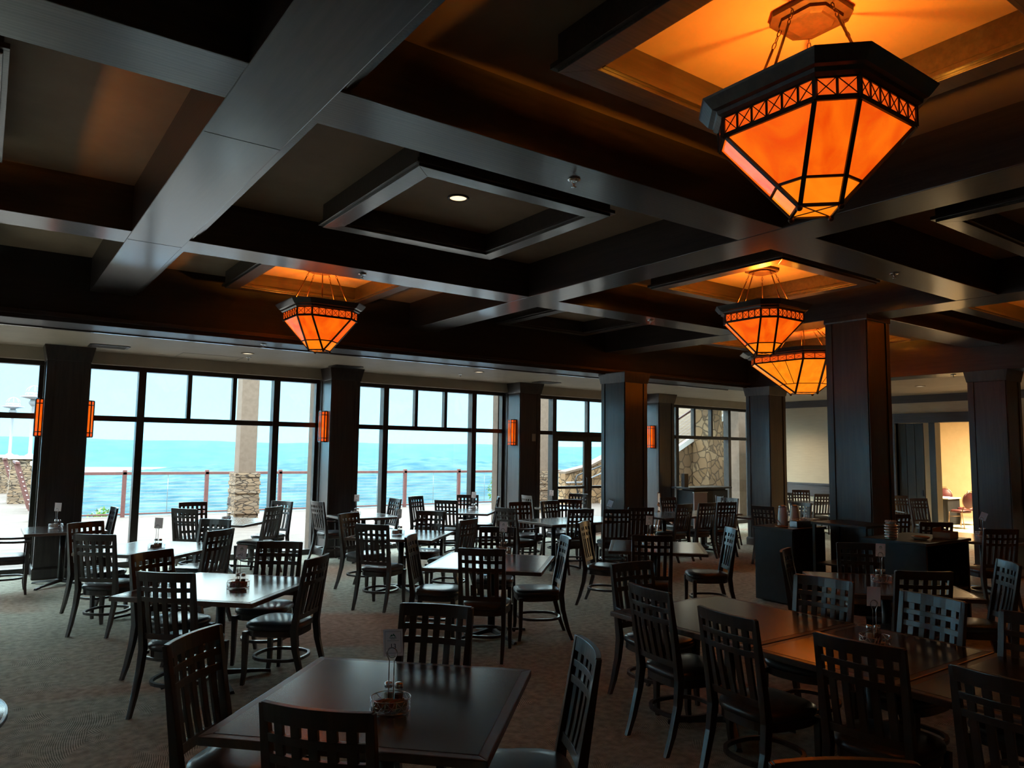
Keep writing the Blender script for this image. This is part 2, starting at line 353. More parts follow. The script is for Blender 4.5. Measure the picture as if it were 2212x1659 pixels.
# east wall with its cased opening (y 6.7 .. 9.17, z 0 .. 2.7)
mb = MB(); mb.box(18.0, 18.15, -5.2, 6.7, 0, ZBAY); mb.box(18.0, 18.15, 9.17, 13.3, 0, ZBAY); mb.box(18.0, 18.15, 6.7, 9.17, 2.7, ZBAY)
struct('wall_east', mb, M['wallp'], 'tan wall of the side aisle with the wide opening')
mb = MB(); mb.box(17.96, 18.0, -5.2, 13.1, 3.18, ZBAY); struct('trim_1', mb, M['grayblue'], 'grey wood band at the top of the tan wall')
mb = MB()
for (a, b_) in ((-5.2, 6.5), (9.37, 13.1)):
    mb.box(17.965, 18.0, a, b_, .86, 1.13); mb.box(17.94, 18.0, a, b_, 1.13, 1.17); mb.box(17.95, 18.0, a, b_, .83, .86)
struct('trim_2', mb, M['grayblue'], 'grey wood chair rail on the tan wall')
mb = MB(); mb.box(17.95, 18.2, 9.17, 9.37, 0, 2.93); mb.box(17.95, 18.2, 6.5, 6.7, 0, 2.93); mb.box(17.95, 18.2, 6.7, 9.17, 2.7, 2.93)
struct('trim_3', mb, M['grayblue'], 'grey wood casing around the wide opening', .004)
mb = MB(); mb.box(17.97, 18.0, -5.2, 6.5, 0, .16); mb.box(17.97, 18.0, 9.37, 13.1, 0, .16); struct('baseboard_east', mb, M['grayblue'])
# far room beyond the opening
mb = MB(); mb.box(26.0, 26.2, 2, 14, 0, 3.3); mb.box(18.15, 26.0, 13.3, 13.5, 0, 3.3); mb.box(18.15, 26, 2.0, 2.2, 0, 3.3)
struct('wall_far_room', mb, M['warmwall'], 'yellow tan wall of the room beyond the opening')
mb = MB(); mb.box(18.1, 26.2, 2, 13.5, 3.3, 3.4); struct('ceiling_far_room', mb, M['bayceil'])
# opened boarded door leaf inside the opening and the tan return beside it
d = thing('boarded_door', 'dark green grey boarded door leaf standing open in the wide opening', 'door', (18.12, 8.86, 0)); tag(d, kind='structure')
mb = MB()
mb.box(-.03, .03, -.30, .30, .01, 2.695)
for k in range(3): mb.box(-.045, -.03, -.30+k*.2+.006, -.30+(k+1)*.2-.006, .01, 2.695)
mb.build('door_leaf', M['greendoor'], d, .003)
mb = MB(); mb.box(-.06, -.046, -.26, -.22, .98, 1.12); mb.build('flush_pull', M['black'], d)
mb = MB(); mb.box(18.06, 18.2, 8.42, 8.54, 0, 2.7); struct('wall_return', mb, M['warmwall'], 'narrow tan wall strip beside the boarded door')
mb = MB(); mb.box(18.04, 18.3, 8.28, 8.42, 0, 2.7); struct('trim_4', mb, M['greendoor'], 'dark door jamb beside the lit far room')

# ------------------------------------------------------------------ ceiling beams
AX = [(-7.55, -7.1), (-3.3, -2.84), (.92, 1.38), (5.17, 5.62), (9.2, 9.73)]
BY = [(-3.35, -2.9), (.06, .5), (3.49, 3.93), (6.93, 7.36)]
for i, (a, b_) in enumerate(AX):
    mb = MB(); mb.box(a, b_, -5.2, 9.97, ZB, ZC+.05)
    struct('ceiling_beam', mb, M['wy'], 'broad dark stained ceiling beam running to the windows', .006)
for (a, b_) in BY:
    for i in range(4):
        mb = MB(); mb.box(AX[i][1]-.01, AX[i+1][0]+.01, a, b_, ZB+.004, ZC+.05)
        struct('ceiling_beam', mb, M['wx'], 'dark stained cross beam of the coffered ceiling', .006)
for (a, b_) in ((5.03, 5.58), (-.2, .4)):
    mb = MB(); mb.box(9.72, 13.42, a, b_, ZB+.004, ZC+.05); struct('ceiling_beam', mb, M['wx'], 'dark cross beam over the serving side', .006)
mb = MB(); mb.box(-8.2, 13.95, 9.95, 10.5, ZF, ZC+.2); struct('ceiling_beam', mb, M['header'], 'deep dark header beam in front of the window bay', .008)
mb = MB(); mb.box(-8.2, 13.4, 9.90, 9.96, ZF+.05, ZF+.10); mb.box(-8.2, 13.4, 10.5, 10.56, ZF-.015, ZF+.03); struct('trim_5', mb, M['wx'], None, .004)
mb = MB(); mb.box(13.38, 13.95, -5.2, 10.0, ZF, ZC+.2); struct('ceiling_beam', mb, M['wy'], 'deep dark header beam along the side aisle', .008)
for (yy) in (4.42, 7.2): mb = MB(); mb.box(.93, 1.375, yy, yy+.004, ZB-.0015, ZB+.001); struct('trim_7', mb, M['black'], 'fine panel joint across the broad beam')
# mouldings round every coffer
def moulding(x0, x1, y0, y1, z=ZB):
    mb = MB()
    for (pw, z0, z1) in ((.030, z+.020, z+.045), (.062, z+.045, z+.070), (.095, z+.070, z+.092)):
        mb.box(x0, x0+pw, y0, y1, z0, z1); mb.box(x0+pw, x1, y0, y0+pw, z0, z1)
    return struct('trim_6', mb, M['wx'], 'stepped dark moulding round a ceiling coffer')
YS = [BY[1][1], BY[2], BY[3]]
cells = []
for i in range(4):
    x0, x1 = AX[i][1], AX[i+1][0]
    for j, (y0, y1) in enumerate(((.5, 3.49), (3.93, 6.93), (7.36, 9.95))):
        cells.append((i, j, x0, x1, y0, y1)); moulding(x0, x1, y0, y1)
moulding(9.73, 13.38, 5.58, 9.95); moulding(9.73, 13.38, .4, 5.03)
def ceil_frame(cx, cy, h, wd, z0, lab):
    mb = MB()
    mats = ''
    for s in (-1, 1):
        mb.prism([(cx-h, cy+s*h), (cx+h, cy+s*h), (cx+h-wd, cy+s*(h-wd)), (cx-h+wd, cy+s*(h-wd))], z0, ZC+.01)
        mb.prism([(cx+s*h, cy-h), (cx+s*h, cy+h), (cx+s*(h-wd), cy+h-wd), (cx+s*(h-wd), cy-h+wd)], z0, ZC+.01)
    # thin lips on the outer and the inner edge
    for hh, p in ((h, .03), (h-wd-.03, .03)):
        for s in (-1, 1):
            mb.box(cx-hh-p*(hh == h), cx+hh+p, cy+s*hh-(p if s < 0 else 0), cy+s*hh+(p if s > 0 else 0), z0+.02, z0+.05)
            mb.box(cx+s*hh-(p if s < 0 else 0), cx+s*hh+(p if s > 0 else 0), cy-hh, cy+hh, z0+.02, z0+.05)
    o = mb.build('ceiling_frame', M['wx'], None, .003)
    return tag(o, lab, None, 'dark square frames hanging in the ceiling coffers', 'structure')
FR = [((3.3, 2.02), 'square dark frame round the nearest pendant'), ((3.33, 5.47), 'square dark frame round the single recessed light'),
      ((3.3, 8.72), 'square dark frame over the window side pendant'), ((7.5, 2.02), 'square dark frame in the shaded coffer behind the nearest pendant'),
      ((7.53, 5.4), 'square dark frame round the middle pendant'), ((7.5, 8.72), 'square dark frame by the header beam'), ((-.97, 5.45), 'square dark frame over the bowl lamp beyond the left edge'), ((-.97, 8.72), 'square frame in the far left coffer')]
for (c, l) in FR: ceil_frame(c[0], c[1], .925, .15, 3.92, l)
ceil_frame(11.55, 7.45, 1.45, .2, 3.90, 'large square dark frame over the wide pendant'); ceil_frame(11.55, 2.7, 1.9, .2, 3.90, 'large square frame over the serving side')

# ------------------------------------------------------------------ columns
def column(x0, x1, y0, y1, z1, name, lab, capz=.17, flare=.05):
    mb = MB(); mb.box(x0, x1, y0, y1, 0, z1)
    t, s = .014, .085
    for (a, b_) in ((x0, x0+s), (x1-s, x1)):
        mb.box(a, b_, y0-t, y0, .16, z1-capz); mb.box(a, b_, y1, y1+t, .16, z1-capz)
    for (a, b_) in ((y0, y0+s), (y1-s, y1)):
        mb.box(x0-t, x0, a, b_, .16, z1-capz); mb.box(x1, x1+t, a, b_, .16, z1-capz)
    def ring(e, z): return [(x0-e, y0-e, z), (x1+e, y0-e, z), (x1+e, y1+e, z), (x0-e, y1+e, z)]
    mb.strip([ring(.018, z1-capz-.02), ring(.022, z1-capz), ring(flare, z1-.012), ring(flare, z1-.001)])
    mb.strip([ring(.03, .002), ring(.03, .14), ring(.018, .165)])
    return struct(name, mb, M['wz'], lab, .003)
WX = [-7.53, -3.31, .965, 5.285, 9.465, 13.665]
WL = ['dark wood window column beyond the left edge', 'dark wood window column on the far left', 'dark wood window column with two amber sconces', 'dark wood window column between the first two window bays', 'dark wood window column beside the glass doors', 'dark wood window column behind the hostess counter']
for x, l in zip(WX, WL): column(x-.265, x+.265, 12.58, 13.12, ZBAY, 'column', l, .2, .06)
column(9.25, 9.8, 9.5, 10.1, ZF+.02, 'column', 'big panelled dark column at the corner of the window bay')
column(13.35, 13.9, 9.42, 9.99, ZF+.01, 'column', 'panelled dark column at the head of the side aisle')
column(9.2, 9.75, 5.02, 5.58, ZB+.01, 'column', 'tall dark column behind the dark serving cabinets', .06, .02)
column(13.38, 13.93, 5.02, 5.58, ZF+.01, 'column', 'panelled dark column beside the lit far room')
column(13.38, 13.93, .4, 1.0, ZF+.01, 'column', 'panelled dark column beyond the right edge')

# ------------------------------------------------------------------ window wall
def window_bay(n, xa, xb, mains, smalls, door=None, lab=''):
    root = thing('window_%d' % n, lab, 'window', ((xa+xb)/2, YW, 0)); tag(root, kind='structure')
    X = (xa+xb)/2; mb = MB()
    mb.box(xa-X, xb-X, -.07, .07, 3.1, 3.18)
    segs = [(xa, xb)] if not door else [(xa, door[0]), (door[1], xb)]
    for a, b_ in segs: mb.box(a-X, b_-X, -.07, .07, 0, .09)
    mb.box(xa-X, xb-X, -.06, .06, 2.29, 2.375)
    for m_ in mains: mb.box(m_-X-.055, m_-X+.055, -.085, .085, 0.0, 3.12)
    for m_ in smalls: mb.box(m_-X-.033, m_-X+.033, -.055, .055, 2.35, 3.12)
    for m_ in (xa+.31, xb-.31): mb.box(m_-X-.03, m_-X+.03, -.06, .06, 0, 3.12)
    mb.build('window_frame', M['frame'], root, .003)
    mb = MB()
    if door:
        mb.box(xa-X, xb-X, -.004, .004, 2.36, 3.1); mb.box(xa-X, door[0]-X, -.004, .004, .08, 2.3); mb.box(door[1]-X, xb-X, -.004, .004, .08, 2.3)
    else: mb.box(xa-X, xb-X, -.004, .004, .08, 3.1)
    mb.build('glass_pane', M['glass'], root)
    return root
def bay(c0): return [c0+1.07, c0+3.2], [c0+1.79, c0+2.49]
for n, x in enumerate(WX[:5]):
    xb = WX[n+1]
    mains = [x+1.07, xb-1.07]; sm = [x+1.07+(xb-x-2.14)/3, x+1.07+2*(xb-x-2.14)/3]
    if n == 4:
        mains = [10.57, 12.68]; sm = [11.62]
        window_bay(5, x, xb, mains, sm, (10.57, 12.68), 'window bay with the glass double doors onto the terrace')
    else:
        window_bay(n+1, x, xb, mains, sm, None, ['window bay far left', 'window bay at the left edge beside the sconce column', 'window bay with the stone footed post outside', 'window bay over the lake between two sconces'][n])
window_bay(6, WX[5], 18.0, [14.66, 16.77], [15.37, 16.07], None, 'window bay looking onto the stone wall and outdoor stairs')
t = thing('window_7', 'unseen side windows added to light the room from the left', 'window', (-8.2, 8.565, 0)); tag(t, kind='structure')  # unseen glazing, added to bring more daylight in from the left
mb = MB()
for k in range(3): y = -1.55+k*1.55; mb.box(-.06, .06, y-.04, y+.04, 0, 3.17)
mb.box(-.06, .06, -1.63, 1.63, 2.30, 2.37); mb.box(-.06, .06, -1.63, 1.63, 0, .09); mb.build('window_frame', M['frame'], t)
mb = MB(); mb.box(-.004, .004, -1.6, 1.6, .08, 3.15); mb.build('glass_pane', M['glass'], t)
dr = thing('door_1', 'pair of bronze framed glass doors to the terrace', 'door', (11.625, YW, 0)); tag(dr, kind='structure')
mb = MB(); mb.box(-1.03, 1.03, -.06, .06, 2.26, 2.31); mb.build('door_frame', M['frame'], dr)
for s in (-1, 1):
    mb = MB(); a, b_ = (s*.005, s*1.01)
    lo, hi = min(a, b_), max(a, b_)
    mb.box(lo, lo+.11, -.03, .03, .01, 2.26); mb.box(hi-.11, hi, -.03, .03, .01, 2.26)
    mb.box(lo+.11, hi-.11, -.03, .03, 2.15, 2.26); mb.box(lo+.11, hi-.11, -.03, .03, .01, .25)
    mb.box(lo+.11, hi-.11, -.05, .03, 1.06, 1.12)
    leaf = mb.build('door_leaf', M['frame'], dr, .003)
    mb = MB(); mb.box(lo+.11, hi-.11, -.004, .004, .25, 2.15); mb.build('door_glass', M['glass'], leaf)
    mb = MB(); mb.tube([(s*.07, -.03, 1.0), (s*.07, -.08, 1.02), (s*.07, -.08, 1.3), (s*.07, -.03, 1.32)], .012); mb.build('door_handle', M['black'], leaf)

# ------------------------------------------------------------------ ceiling fittings
def downlight(x, y, z, r, mat, lab, watt=0, grp='small round recessed ceiling lights'):
    t = thing('recessed_light', lab, 'ceiling light', (x, y, z), 0, grp)
    mb = MB(); mb.lathe([(r*1.3, -.001), (r*1.3, -.008), (r*1.02, -.012), (r, -.004), (r, .002)], 24); mb.build('trim_ring', M['frame'] if mat is M['dl'] else M['bayceil'], t)
    mb = MB(); mb.lathe([(.001, -.003), (r*.99, -.003), (r*.99, -.0005), (.001, -.0005)], 24); mb.build('lens', mat, t)
    if watt:
        l = bpy.data.lights.new('downlight_beam', 'SPOT'); lo = bpy.data.objects.new('downlight_beam', l); COL.objects.link(lo); lo.parent = t; lo.location = (0, 0, -.02)
        l.energy = watt; l.spot_size = math.radians(130); l.spot_blend = .8; l.color = (1, .82, .55); l.shadow_soft_size = .06
downlight(3.29, 5.47, ZC, .075, M['dl'], 'lit recessed light inside the empty square ceiling frame')
downlight(3.25, 11.62, ZBAY, .075, M['dl2'], 'recessed light over the window table before the terrace post')
downlight(7.39, 11.41, ZBAY, .075, M['dl2'], 'recessed light between the second and third window columns')
downlight(15.72, 7.47, ZBAY, .075, M['dl2'], 'recessed light above the wide opening in the side aisle', 60)
downlight(16.6, 11.6, ZBAY, .075, M['dl2'], 'unseen recessed light added to brighten the side aisle wall', 90)  # extra lamp out of view, added to brighten the tan aisle wall
def vent(x, y, rz, lab):
    t = thing('ceiling_vent', lab, 'vent', (x, y, ZBAY), rz, 'dark ceiling vents over the window columns')
    mb = MB(); a, b_ = .24, .17
    for s in (-1, 1): mb.box(-a, a, s*b_-.02, s*b_+.02, -.012, -.001); mb.box(s*a-.02, s*a+.02, -b_, b_, -.012, -.001)
    mb.build('vent_frame', M['frame'], t)
    mb = MB()
    for k in range(9): y0 = -b_+.03+k*.035; mb.bar((-a+.02, y0, -.008), (a-.02, y0, -.008), .022, .003, (0, .5, 1))
    mb.build('louvre', M['frame'], t)
    mb = MB(); mb.box(-a, a, -b_, b_, -.0008, -.0002); mb.build('dark_backing', M['black'], t)  # black sheet painted in for the dark of the duct behind the louvres
vent(1.42, 12.2, 0, 'ceiling vent beside the first window column'); vent(5.15, 12.3, 0, 'ceiling vent beside the second window column'); vent(9.6, 12.2, 0, 'ceiling vent beside the column by the glass doors')
mb = MB()
for a in ((2.44, 3.36, 12.22, 12.225), (2.44, 2.445, 12.22, 12.8), (3.355, 3.36, 12.22, 12.8)): mb.box(a[0], a[1], a[2], a[3], ZBAY-.003, ZBAY-.0005)
tag(mb.build('ceiling_hatch', M['frame']), 'thin outline of a square access hatch in the beige ceiling', 'hatch')
def sprinkler(x, y, z, lab):
    t = thing('sprinkler_head', lab, 'sprinkler', (x, y, z), 0, 'ceiling sprinkler heads')
    mb = MB(); mb.lathe([(.012, 0), (.042, -.001), (.045, -.008), (.03, -.014), (.012, -.014)], 20); mb.build('escutcheon', M['chrome'], t)
    mb = MB(); mb.tube([(-.012, 0, -.012), (-.014, 0, -.03), (0, 0, -.05), (.014, 0, -.03), (.012, 0, -.012)], .003, 6); mb.lathe([(.002, -.055), (.018, -.055), (.018, -.052), (.002, -.052)], 12); mb.tube([(0, 0, -.01), (0, 0, -.054)], .004, 6); mb.build('nozzle', M['chrome'], t)
for a in ((3.13, 3.7, ZB+.004, 'sprinkler on the cross beam before the recessed light frame'), (3.12, 7.1, ZB+.004, 'sprinkler on the cross beam over the window side pendant'),
          (7.41, 7.1, ZB+.004, 'sprinkler on the cross beam left of the middle pendant bowl'), (7.34, 3.7, ZB+.004, 'sprinkler on the dim cross beam below the nearest pendant'),
          (13.6, 5.9, ZF, 'sprinkler under the side aisle header beam'), (3.06, 10.2, ZF, 'sprinkler under the window bay header beam'), (7.35, 12.0, ZBAY, 'sprinkler in the beige ceiling before the third bay'),
          (3.4, 12.1, ZBAY, 'sprinkler at the corner of the ceiling hatch'), (15.4, 6.4, ZBAY, 'sprinkler in the side aisle ceiling')): sprinkler(*a)
mb = MB(); mb.box(9.50, 9.60, 12.555, 12.566, 2.12, 2.28); tag(mb.build('wall_plate', M['switch'], None, .002), 'beige control plate high on the column by the glass doors', 'wall plate')

# ------------------------------------------------------------------ pendants
def octo(w, c): return [(-w, c-w), (c-w, -w), (w-c, -w), (w, c-w), (w, w-c), (w-c, w), (c-w, w), (-w, w-c)]
def offs(p, d):  # scale octagon points outward in plan
    return [(x*(1+d), y*(1+d)) for x, y in p]
def pendant(name, lab, x, y, S=1.0, nl=6, extra=False, zr=None, dz=1.0, power=34, rods=5):
    t = thing(name, lab, 'pendant lamp', (x, y, 0), 0, 'amber glass bowl pendants')
    K = .35; w = .38*S; wb = .135*S; z_b0, z_b1, z_c1, z_bot, z_mid = 3.48, 3.57, 3.665, 3.48-.375*dz, 3.48-.27*dz
    T = octo(w, K*w); B = octo(wb, wb*.97)
    def lerp(f, i): return (T[i][0]*(1-f)+B[i][0]*f, T[i][1]*(1-f)+B[i][1]*f)
    fm = (z_b0-z_mid)/(z_b0-z_bot)
    # glass: upper panes, lower panes, band, bottom
    for nm, f0, f1, mt in (('upper_glass', 0, fm, M['mica'] if S < 1.5 else M['mica2']), ('lower_glass', fm, 1, M['mica2'])):
        g = MB(); z0 = z_b0+(z_bot-z_b0)*f0; z1 = z_b0+(z_bot-z_b0)*f1
        secs = []
        for f, z in ((f0, z0), (f1, z1)): secs.append([(*lerp(f, i), z) for i in range(8)])
        inner = [[(px*.985, py*.985, z+.004) for px, py, z in s_] for s_ in secs]
        ring = [secs[0], secs[1], inner[1], inner[0]]
        g.strip(ring, False, True); g.build(nm, mt, t)
    g = MB(); s0 = [(*p, z_b0) for p in T]; s1 = [(*p, z_b1) for p in T]
    g.strip([s0, s1, [(a*.985, b*.985, z) for a, b, z in s1], [(a*.985, b*.985, z) for a, b, z in s0]], False, True); g.build('glass_band', M['mica_band'], t)
    g = MB(); g.prism(offs(B, -.04), z_bot+.002, z_bot+.008); g.build('bottom_glass', M['mica2'], t)
    # frame: ribs, rings, band posts and crosses
    g = MB(); e = .016*max(1, S*.8)
    for i in range(8):
        g.bar((*T[i], z_b0), (*B[i], z_bot), e*1.35, e*.9, (T[i][0], T[i][1], 0)); g.bar((*T[i], z_b0-.01), (*T[i], z_b1), e*1.1, e*1.1)
        j = (i+1) % 8
        g.bar((*T[i], z_b0-.006), (*T[j], z_b0-.006), .012, .024); g.bar((*lerp(fm, i), z_mid), (*lerp(fm, j), z_mid), .010, .013)
        g.bar((*B[i], z_bot+.006), (*B[j], z_bot+.006), .014, .026); g.bar((*T[i], z_b1), (*T[j], z_b1), .012, .014)
        n = nl if i % 2 else 2
        if extra and i % 2:
            for q in (.36, .64):
                a = [T[i][k]+(T[j][k]-T[i][k])*q for k in (0, 1)]; L1 = lerp(fm, i); L2 = lerp(fm, j)
                b_ = [L1[k]+(L2[k]-L1[k])*(.25 if q < .5 else .75) for k in (0, 1)]; g.bar((*a, z_b0), (*b_, z_mid), .009, .009)
        for k in range(n):
            p = [T[i][m]+(T[j][m]-T[i][m])*k/n for m in (0, 1)]; q = [T[i][m]+(T[j][m]-T[i][m])*(k+1)/n for m in (0, 1)]
            p = [c*1.004 for c in p]; q = [c*1.004 for c in q]
            if k: g.bar((*p, z_b0), (*p, z_b1), .011, .006)
            g.bar((*p, z_b0), (*q, z_b1), .004, .004); g.bar((*p, z_b1), (*q, z_b0), .004, .004)
    C = offs(B, -.1)
    g.bar((*C[0], z_bot), (*C[4], z_bot), .006, .004); g.bar((*C[2], z_bot), (*C[6], z_bot), .006, .004)
    g.build('bowl_frame', M['iron'], t)
    # cornice: stepped wooden octagon ring
    g = MB(); W = max(.08, .16*S)/S/.38*.38
    def ringz(k, z): return [(a*k, b*k, z) for a, b in T]
    g.strip([ringz(1.02, z_b1), ringz(1.07, z_b1+.012), ringz(1.08, z_b1+.03), ringz(1.13, z_b1+.038), ringz(1.22, z_c1-.01), ringz(1.235, z_c1), ringz(.98, z_c1), ringz(.96, z_b1)], False, True)
    g.build('cornice', M['wx'], t)
    for (kx, ky) in ((-1, 0), (0, -1), (1, 0), (0, 1)):
        g = MB(); g.ball((kx*wb*1.0, ky*wb*1.0, z_bot-.012), .016*max(1, S*.75), 12, 8); g.lathe([(.005, z_bot-.004), (.005, z_bot+.004)], 6, (kx*wb, ky*wb)); g.build('knob', M['postbronze'], t)
    # canopy and rods
    cw = .17*(1.0 if S < 1.5 else 1.7); g = MB()
    def cring(k, z): return [(a*k, b*k, z) for a, b in octo(cw, .4*cw)]
    g.strip([cring(1, ZC-.001), cring(1, ZC-.03), cring(.78, ZC-.034), cring(.76, ZC-.05), cring(.6, ZC-.055), cring(.55, ZC-.06)]); g.build('canopy', M['canopy'], t)
    nr = rods
    for k in range(nr):
        a = 2*PI*k/nr+.62
        # rods run from the canopy rim out to the cornice
        tx, ty = cw*.88*math.cos(a), cw*.88*math.sin(a); bx_, by_ = w*.93*math.cos(a), w*.93*math.sin(a)
        P0 = Vector((tx, ty, ZC-.035)); P1 = Vector((bx_, by_, z_c1-.01)); D = (P1-P0).normalized()
        q = P0+D*.10; rod = MB(); rod.tube([q, P1], .007, 8); rod.ball(tuple(P1), .012, 8, 6); ro = rod.build('rod', M['postbronze'], t)
        ln = MB(); sdv = D.cross(Vector((0, 0, 1))).normalized()
        for m_ in range(3):
            c = P0+D*(.018+m_*.033); ax = sdv if m_ % 2 else sdv.cross(D)
            ln.tube([c+D*.019*math.cos(2*PI*z/10)+ax*.009*math.sin(2*PI*z/10) for z in range(10)], .0028, 5, True)
        ln.build('chain_link', M['postbronze'], ro)
    # the lamp's own light, inside the open bowl
    l = bpy.data.lights.new('bulb', 'POINT'); lo = bpy.data.objects.new('bulb', l); COL.objects.link(lo); lo.parent = t
    l.energy = power; l.color = (1.0, .36, .03); l.shadow_soft_size = .045; lo.location = (0, 0, z_b1-.035)
    return t
pendant('pendant_lamp', 'nearest and largest looking amber bowl pendant, over the joined tables', 3.28, 2.03)
pendant('pendant_lamp', 'small amber bowl pendant near the windows, in front of the header beam', 3.3, 8.73)
pendant('pendant_lamp', 'middle amber bowl pendant, just above the wide one', 7.53, 5.38)
pendant('pendant_lamp', 'wide amber bowl pendant partly behind the tall column', 11.55, 7.45, 1.9, 6, True, None, 1.35, 50, 8)
pendant('pendant_lamp', 'wide amber bowl pendant beyond the right edge', 11.55, 2.7, 1.9, 6, True, None, 1.35, 50, 8)
pendant('pendant_lamp', 'amber bowl pendant beyond the left edge', -.97, 5.4)

def sconce(x, y, z, rz, lab):
    t = thing('wall_sconce', lab, 'wall sconce', (x, y, z), rz, 'amber sconces on the window columns')
    # local: wall at y=0, the lamp bulges towards -y
    R = .10; pts = [(-.11, 0), (-.11, -.05), (-.055, -.095), (.055, -.095), (.11, -.05), (.11, 0)]
    def ring(k, z): return [(a*k, b*k, z) for a, b in pts]
    g = MB(); g.prism([(a*.96, b*.96) for a, b in pts], -.2, .2); g.build('amber_glass', M['mica'], t)
    g = MB(); g.prism([(a*.95, b*.95) for a, b in pts], .215, .262); g.prism([(a*.95, b*.95) for a, b in pts], -.262, -.215); g.build('end_glass', M['mica_band'], t)
    g = MB(); g.prism(pts, .262, .28); g.prism(pts, -.28, -.262); g.prism(pts, .2, .215); g.prism(pts, -.215, -.2)
    for (a, b_) in pts[1:5]: g.bar((a*.97, b_*.97, -.27), (a*.97, b_*.97, .27), .016, .016)
    g.bar((0, -.095, -.27), (0, -.095, .27), .012, .012)
    g.box(-.12, .12, -.012, 0, -.28, .28); g.build('sconce_frame', M['wz'], t)
for i, (x, l) in enumerate(((WX[2], 'first'), (WX[3], 'second'), (WX[4], 'third'), (WX[5], 'fourth'))):
    sconce(x-.28, 12.82, 2.3, -PI/2, ['amber sconce on the left face of the first window column', 'amber sconce on the second window column', 'amber sconce on the column beside the glass doors', 'narrow amber sconce seen just past the big panelled column'][i])
    if i == 0: sconce(x+.28, 12.82, 2.3, PI/2, 'amber sconce seen edge on, on the right face of the first window column')

# ------------------------------------------------------------------ dining chairs
def back_pt(u, z, d=0.0):
    """point of the curved, raked back: u -1..1 across, z height, d offset towards the rear"""
    half = .205 + .012*(z-.5)
    y = .085*(1-((z-.47)/.54)) if z > .47 else .085
    y -= .030*(1-u*u)*min(1, max(0, (z-.40)/.3))
    return (u*half, y-d, z)
def make_chair(arms=False):
    t = thing('dining_chair', 'x', 'chair')
    g = MB()
    def hbar(z0, z1, th=.022):
        secs = []
        for k in range(11):
            u = -1+k*.2; secs.append([back_pt(u, z0, -th/2), back_pt(u, z0, th/2), back_pt(u, z1, th/2), back_pt(u, z1, -th/2)])
        g.strip(secs)
    hbar(.944, 1.012, .026); hbar(.872, .904); hbar(.797, .832); hbar(.525, .568)
    for k in range(1, 6):
        u = -1+k/3.0; du = .088; secs = []
        for z in (.55, .65, .76, .86, .955): secs.append([back_pt(u-du, z, -.008), back_pt(u+du, z, -.008), back_pt(u+du, z, .009), back_pt(u-du, z, .009)])
        g.strip(secs)
    g.build('backrest', M['chair'], t, .0025)
    for s in (-1, 1):
        g = MB(); secs = []
        for z, hw, hd in ((0, .014, .016), (.12, .017, .020), (.30, .019, .024), (.45, .021, .027), (.60, .020, .022), (.80, .018, .017), (.94, .017, .014), (1.008, .016, .013)):
            if z < .45:
                f = 1-z/.45; c = (s*(.203+.0*f), .085-.115*f**1.7, z)
            else: c = back_pt(s*.97, z)
            secs.append([(c[0]-hw, c[1]-hd, z), (c[0]+hw, c[1]-hd, z), (c[0]+hw, c[1]+hd, z), (c[0]-hw, c[1]+hd, z)])
        g.strip(secs); g.build('leg', M['chair'], t, .003)
        g = MB(); secs = []
        top = .66 if arms else .425
        for z, r in ((0, .014), (.1, .017), (.425, .022))+(((.66, .017),) if arms else ()):
            c = (s*(.205 if z < .5 else .235), .50+.012*(z < .05))
            secs.append([(c[0]-r, c[1]-r, z), (c[0]+r, c[1]-r, z), (c[0]+r, c[1]+r, z), (c[0]-r, c[1]+r, z)])
        g.strip(secs); g.build('leg', M['chair'], t, .003)
        if arms:
            g = MB(); g.strip([[(s*x-.022*wd, y, .655+h), (s*x+.022*wd, y, .655+h), (s*x+.022*wd, y, .683+h), (s*x-.022*wd, y, .683+h)] for x, y, wd, h in ((.212, .07, .8, .012), (.232, .2, .9, .006), (.240, .34, 1.1, 0), (.238, .47, 1.25, 0), (.232, .535, 1.0, -.004))])
            g.build('armrest', M['chair'], t, .006)
    # seat outline: rounded trapezoid
    def outline(k, n=36):
        P = []
        for i in range(n):
            a = 2*PI*i/n; c, s_ = math.cos(a), math.sin(a); p = 3.6
            rad = (abs(c)**p+abs(s_)**p)**(-1/p); x = rad*c; y = rad*s_
            P.append((x*(.225+.018*y)*k, .300+y*.232*k + .012*max(0, y)*(1-x*x)))
        return P
    def ring(k, z): return [(*p, z) for p in outline(k)]
    g = MB(); g.strip([ring(.93, .385), ring(.96, .39), ring(.96, .435), ring(.93, .438)]); g.build('seat_frame', M['chair'], t, .0)
    g = MB(); g.strip([ring(.95, .436), ring(1.0, .446), ring(1.015, .462), ring(.99, .480), ring(.90, .490), ring(.6, .497), ring(.2, .499)], True); g.build('seat', M['vinyl'], t)
    # bent hoop stretcher just above the feet
    g = MB(); secs = []
    for i in range(28):
        a = 2*PI*i/28; c, s_ = math.cos(a), math.sin(a); rad = (abs(c)**2.6+abs(s_)**2.6)**(-1/2.6); x = rad*c*.192; y = .285+rad*s_*.21
        nx, ny = c*.011, s_*.011
        secs.append([(x-nx, y-ny, .19), (x+nx, y+ny, .19), (x+nx, y+ny, .214), (x-nx, y-ny, .214)])
    g.strip(secs, False, True); g.build('stretcher', M['chair'], t, .0)
    return t
CH0 = make_chair(); CHA = make_chair(True); used = {0: False, 1: False}
def chair(x, y, face, lab, grp, arms=False):
    src = CHA if arms else CH0; k = int(arms); rz = math.radians(face-90)
    if not used[k]:
        used[k] = True; src.location = (x, y, 0); src.rotation_euler = (0, 0, rz); src['label'] = lab; src['group'] = grp; return src
    return dup(src, (x, y, 0), rz, lab, grp)
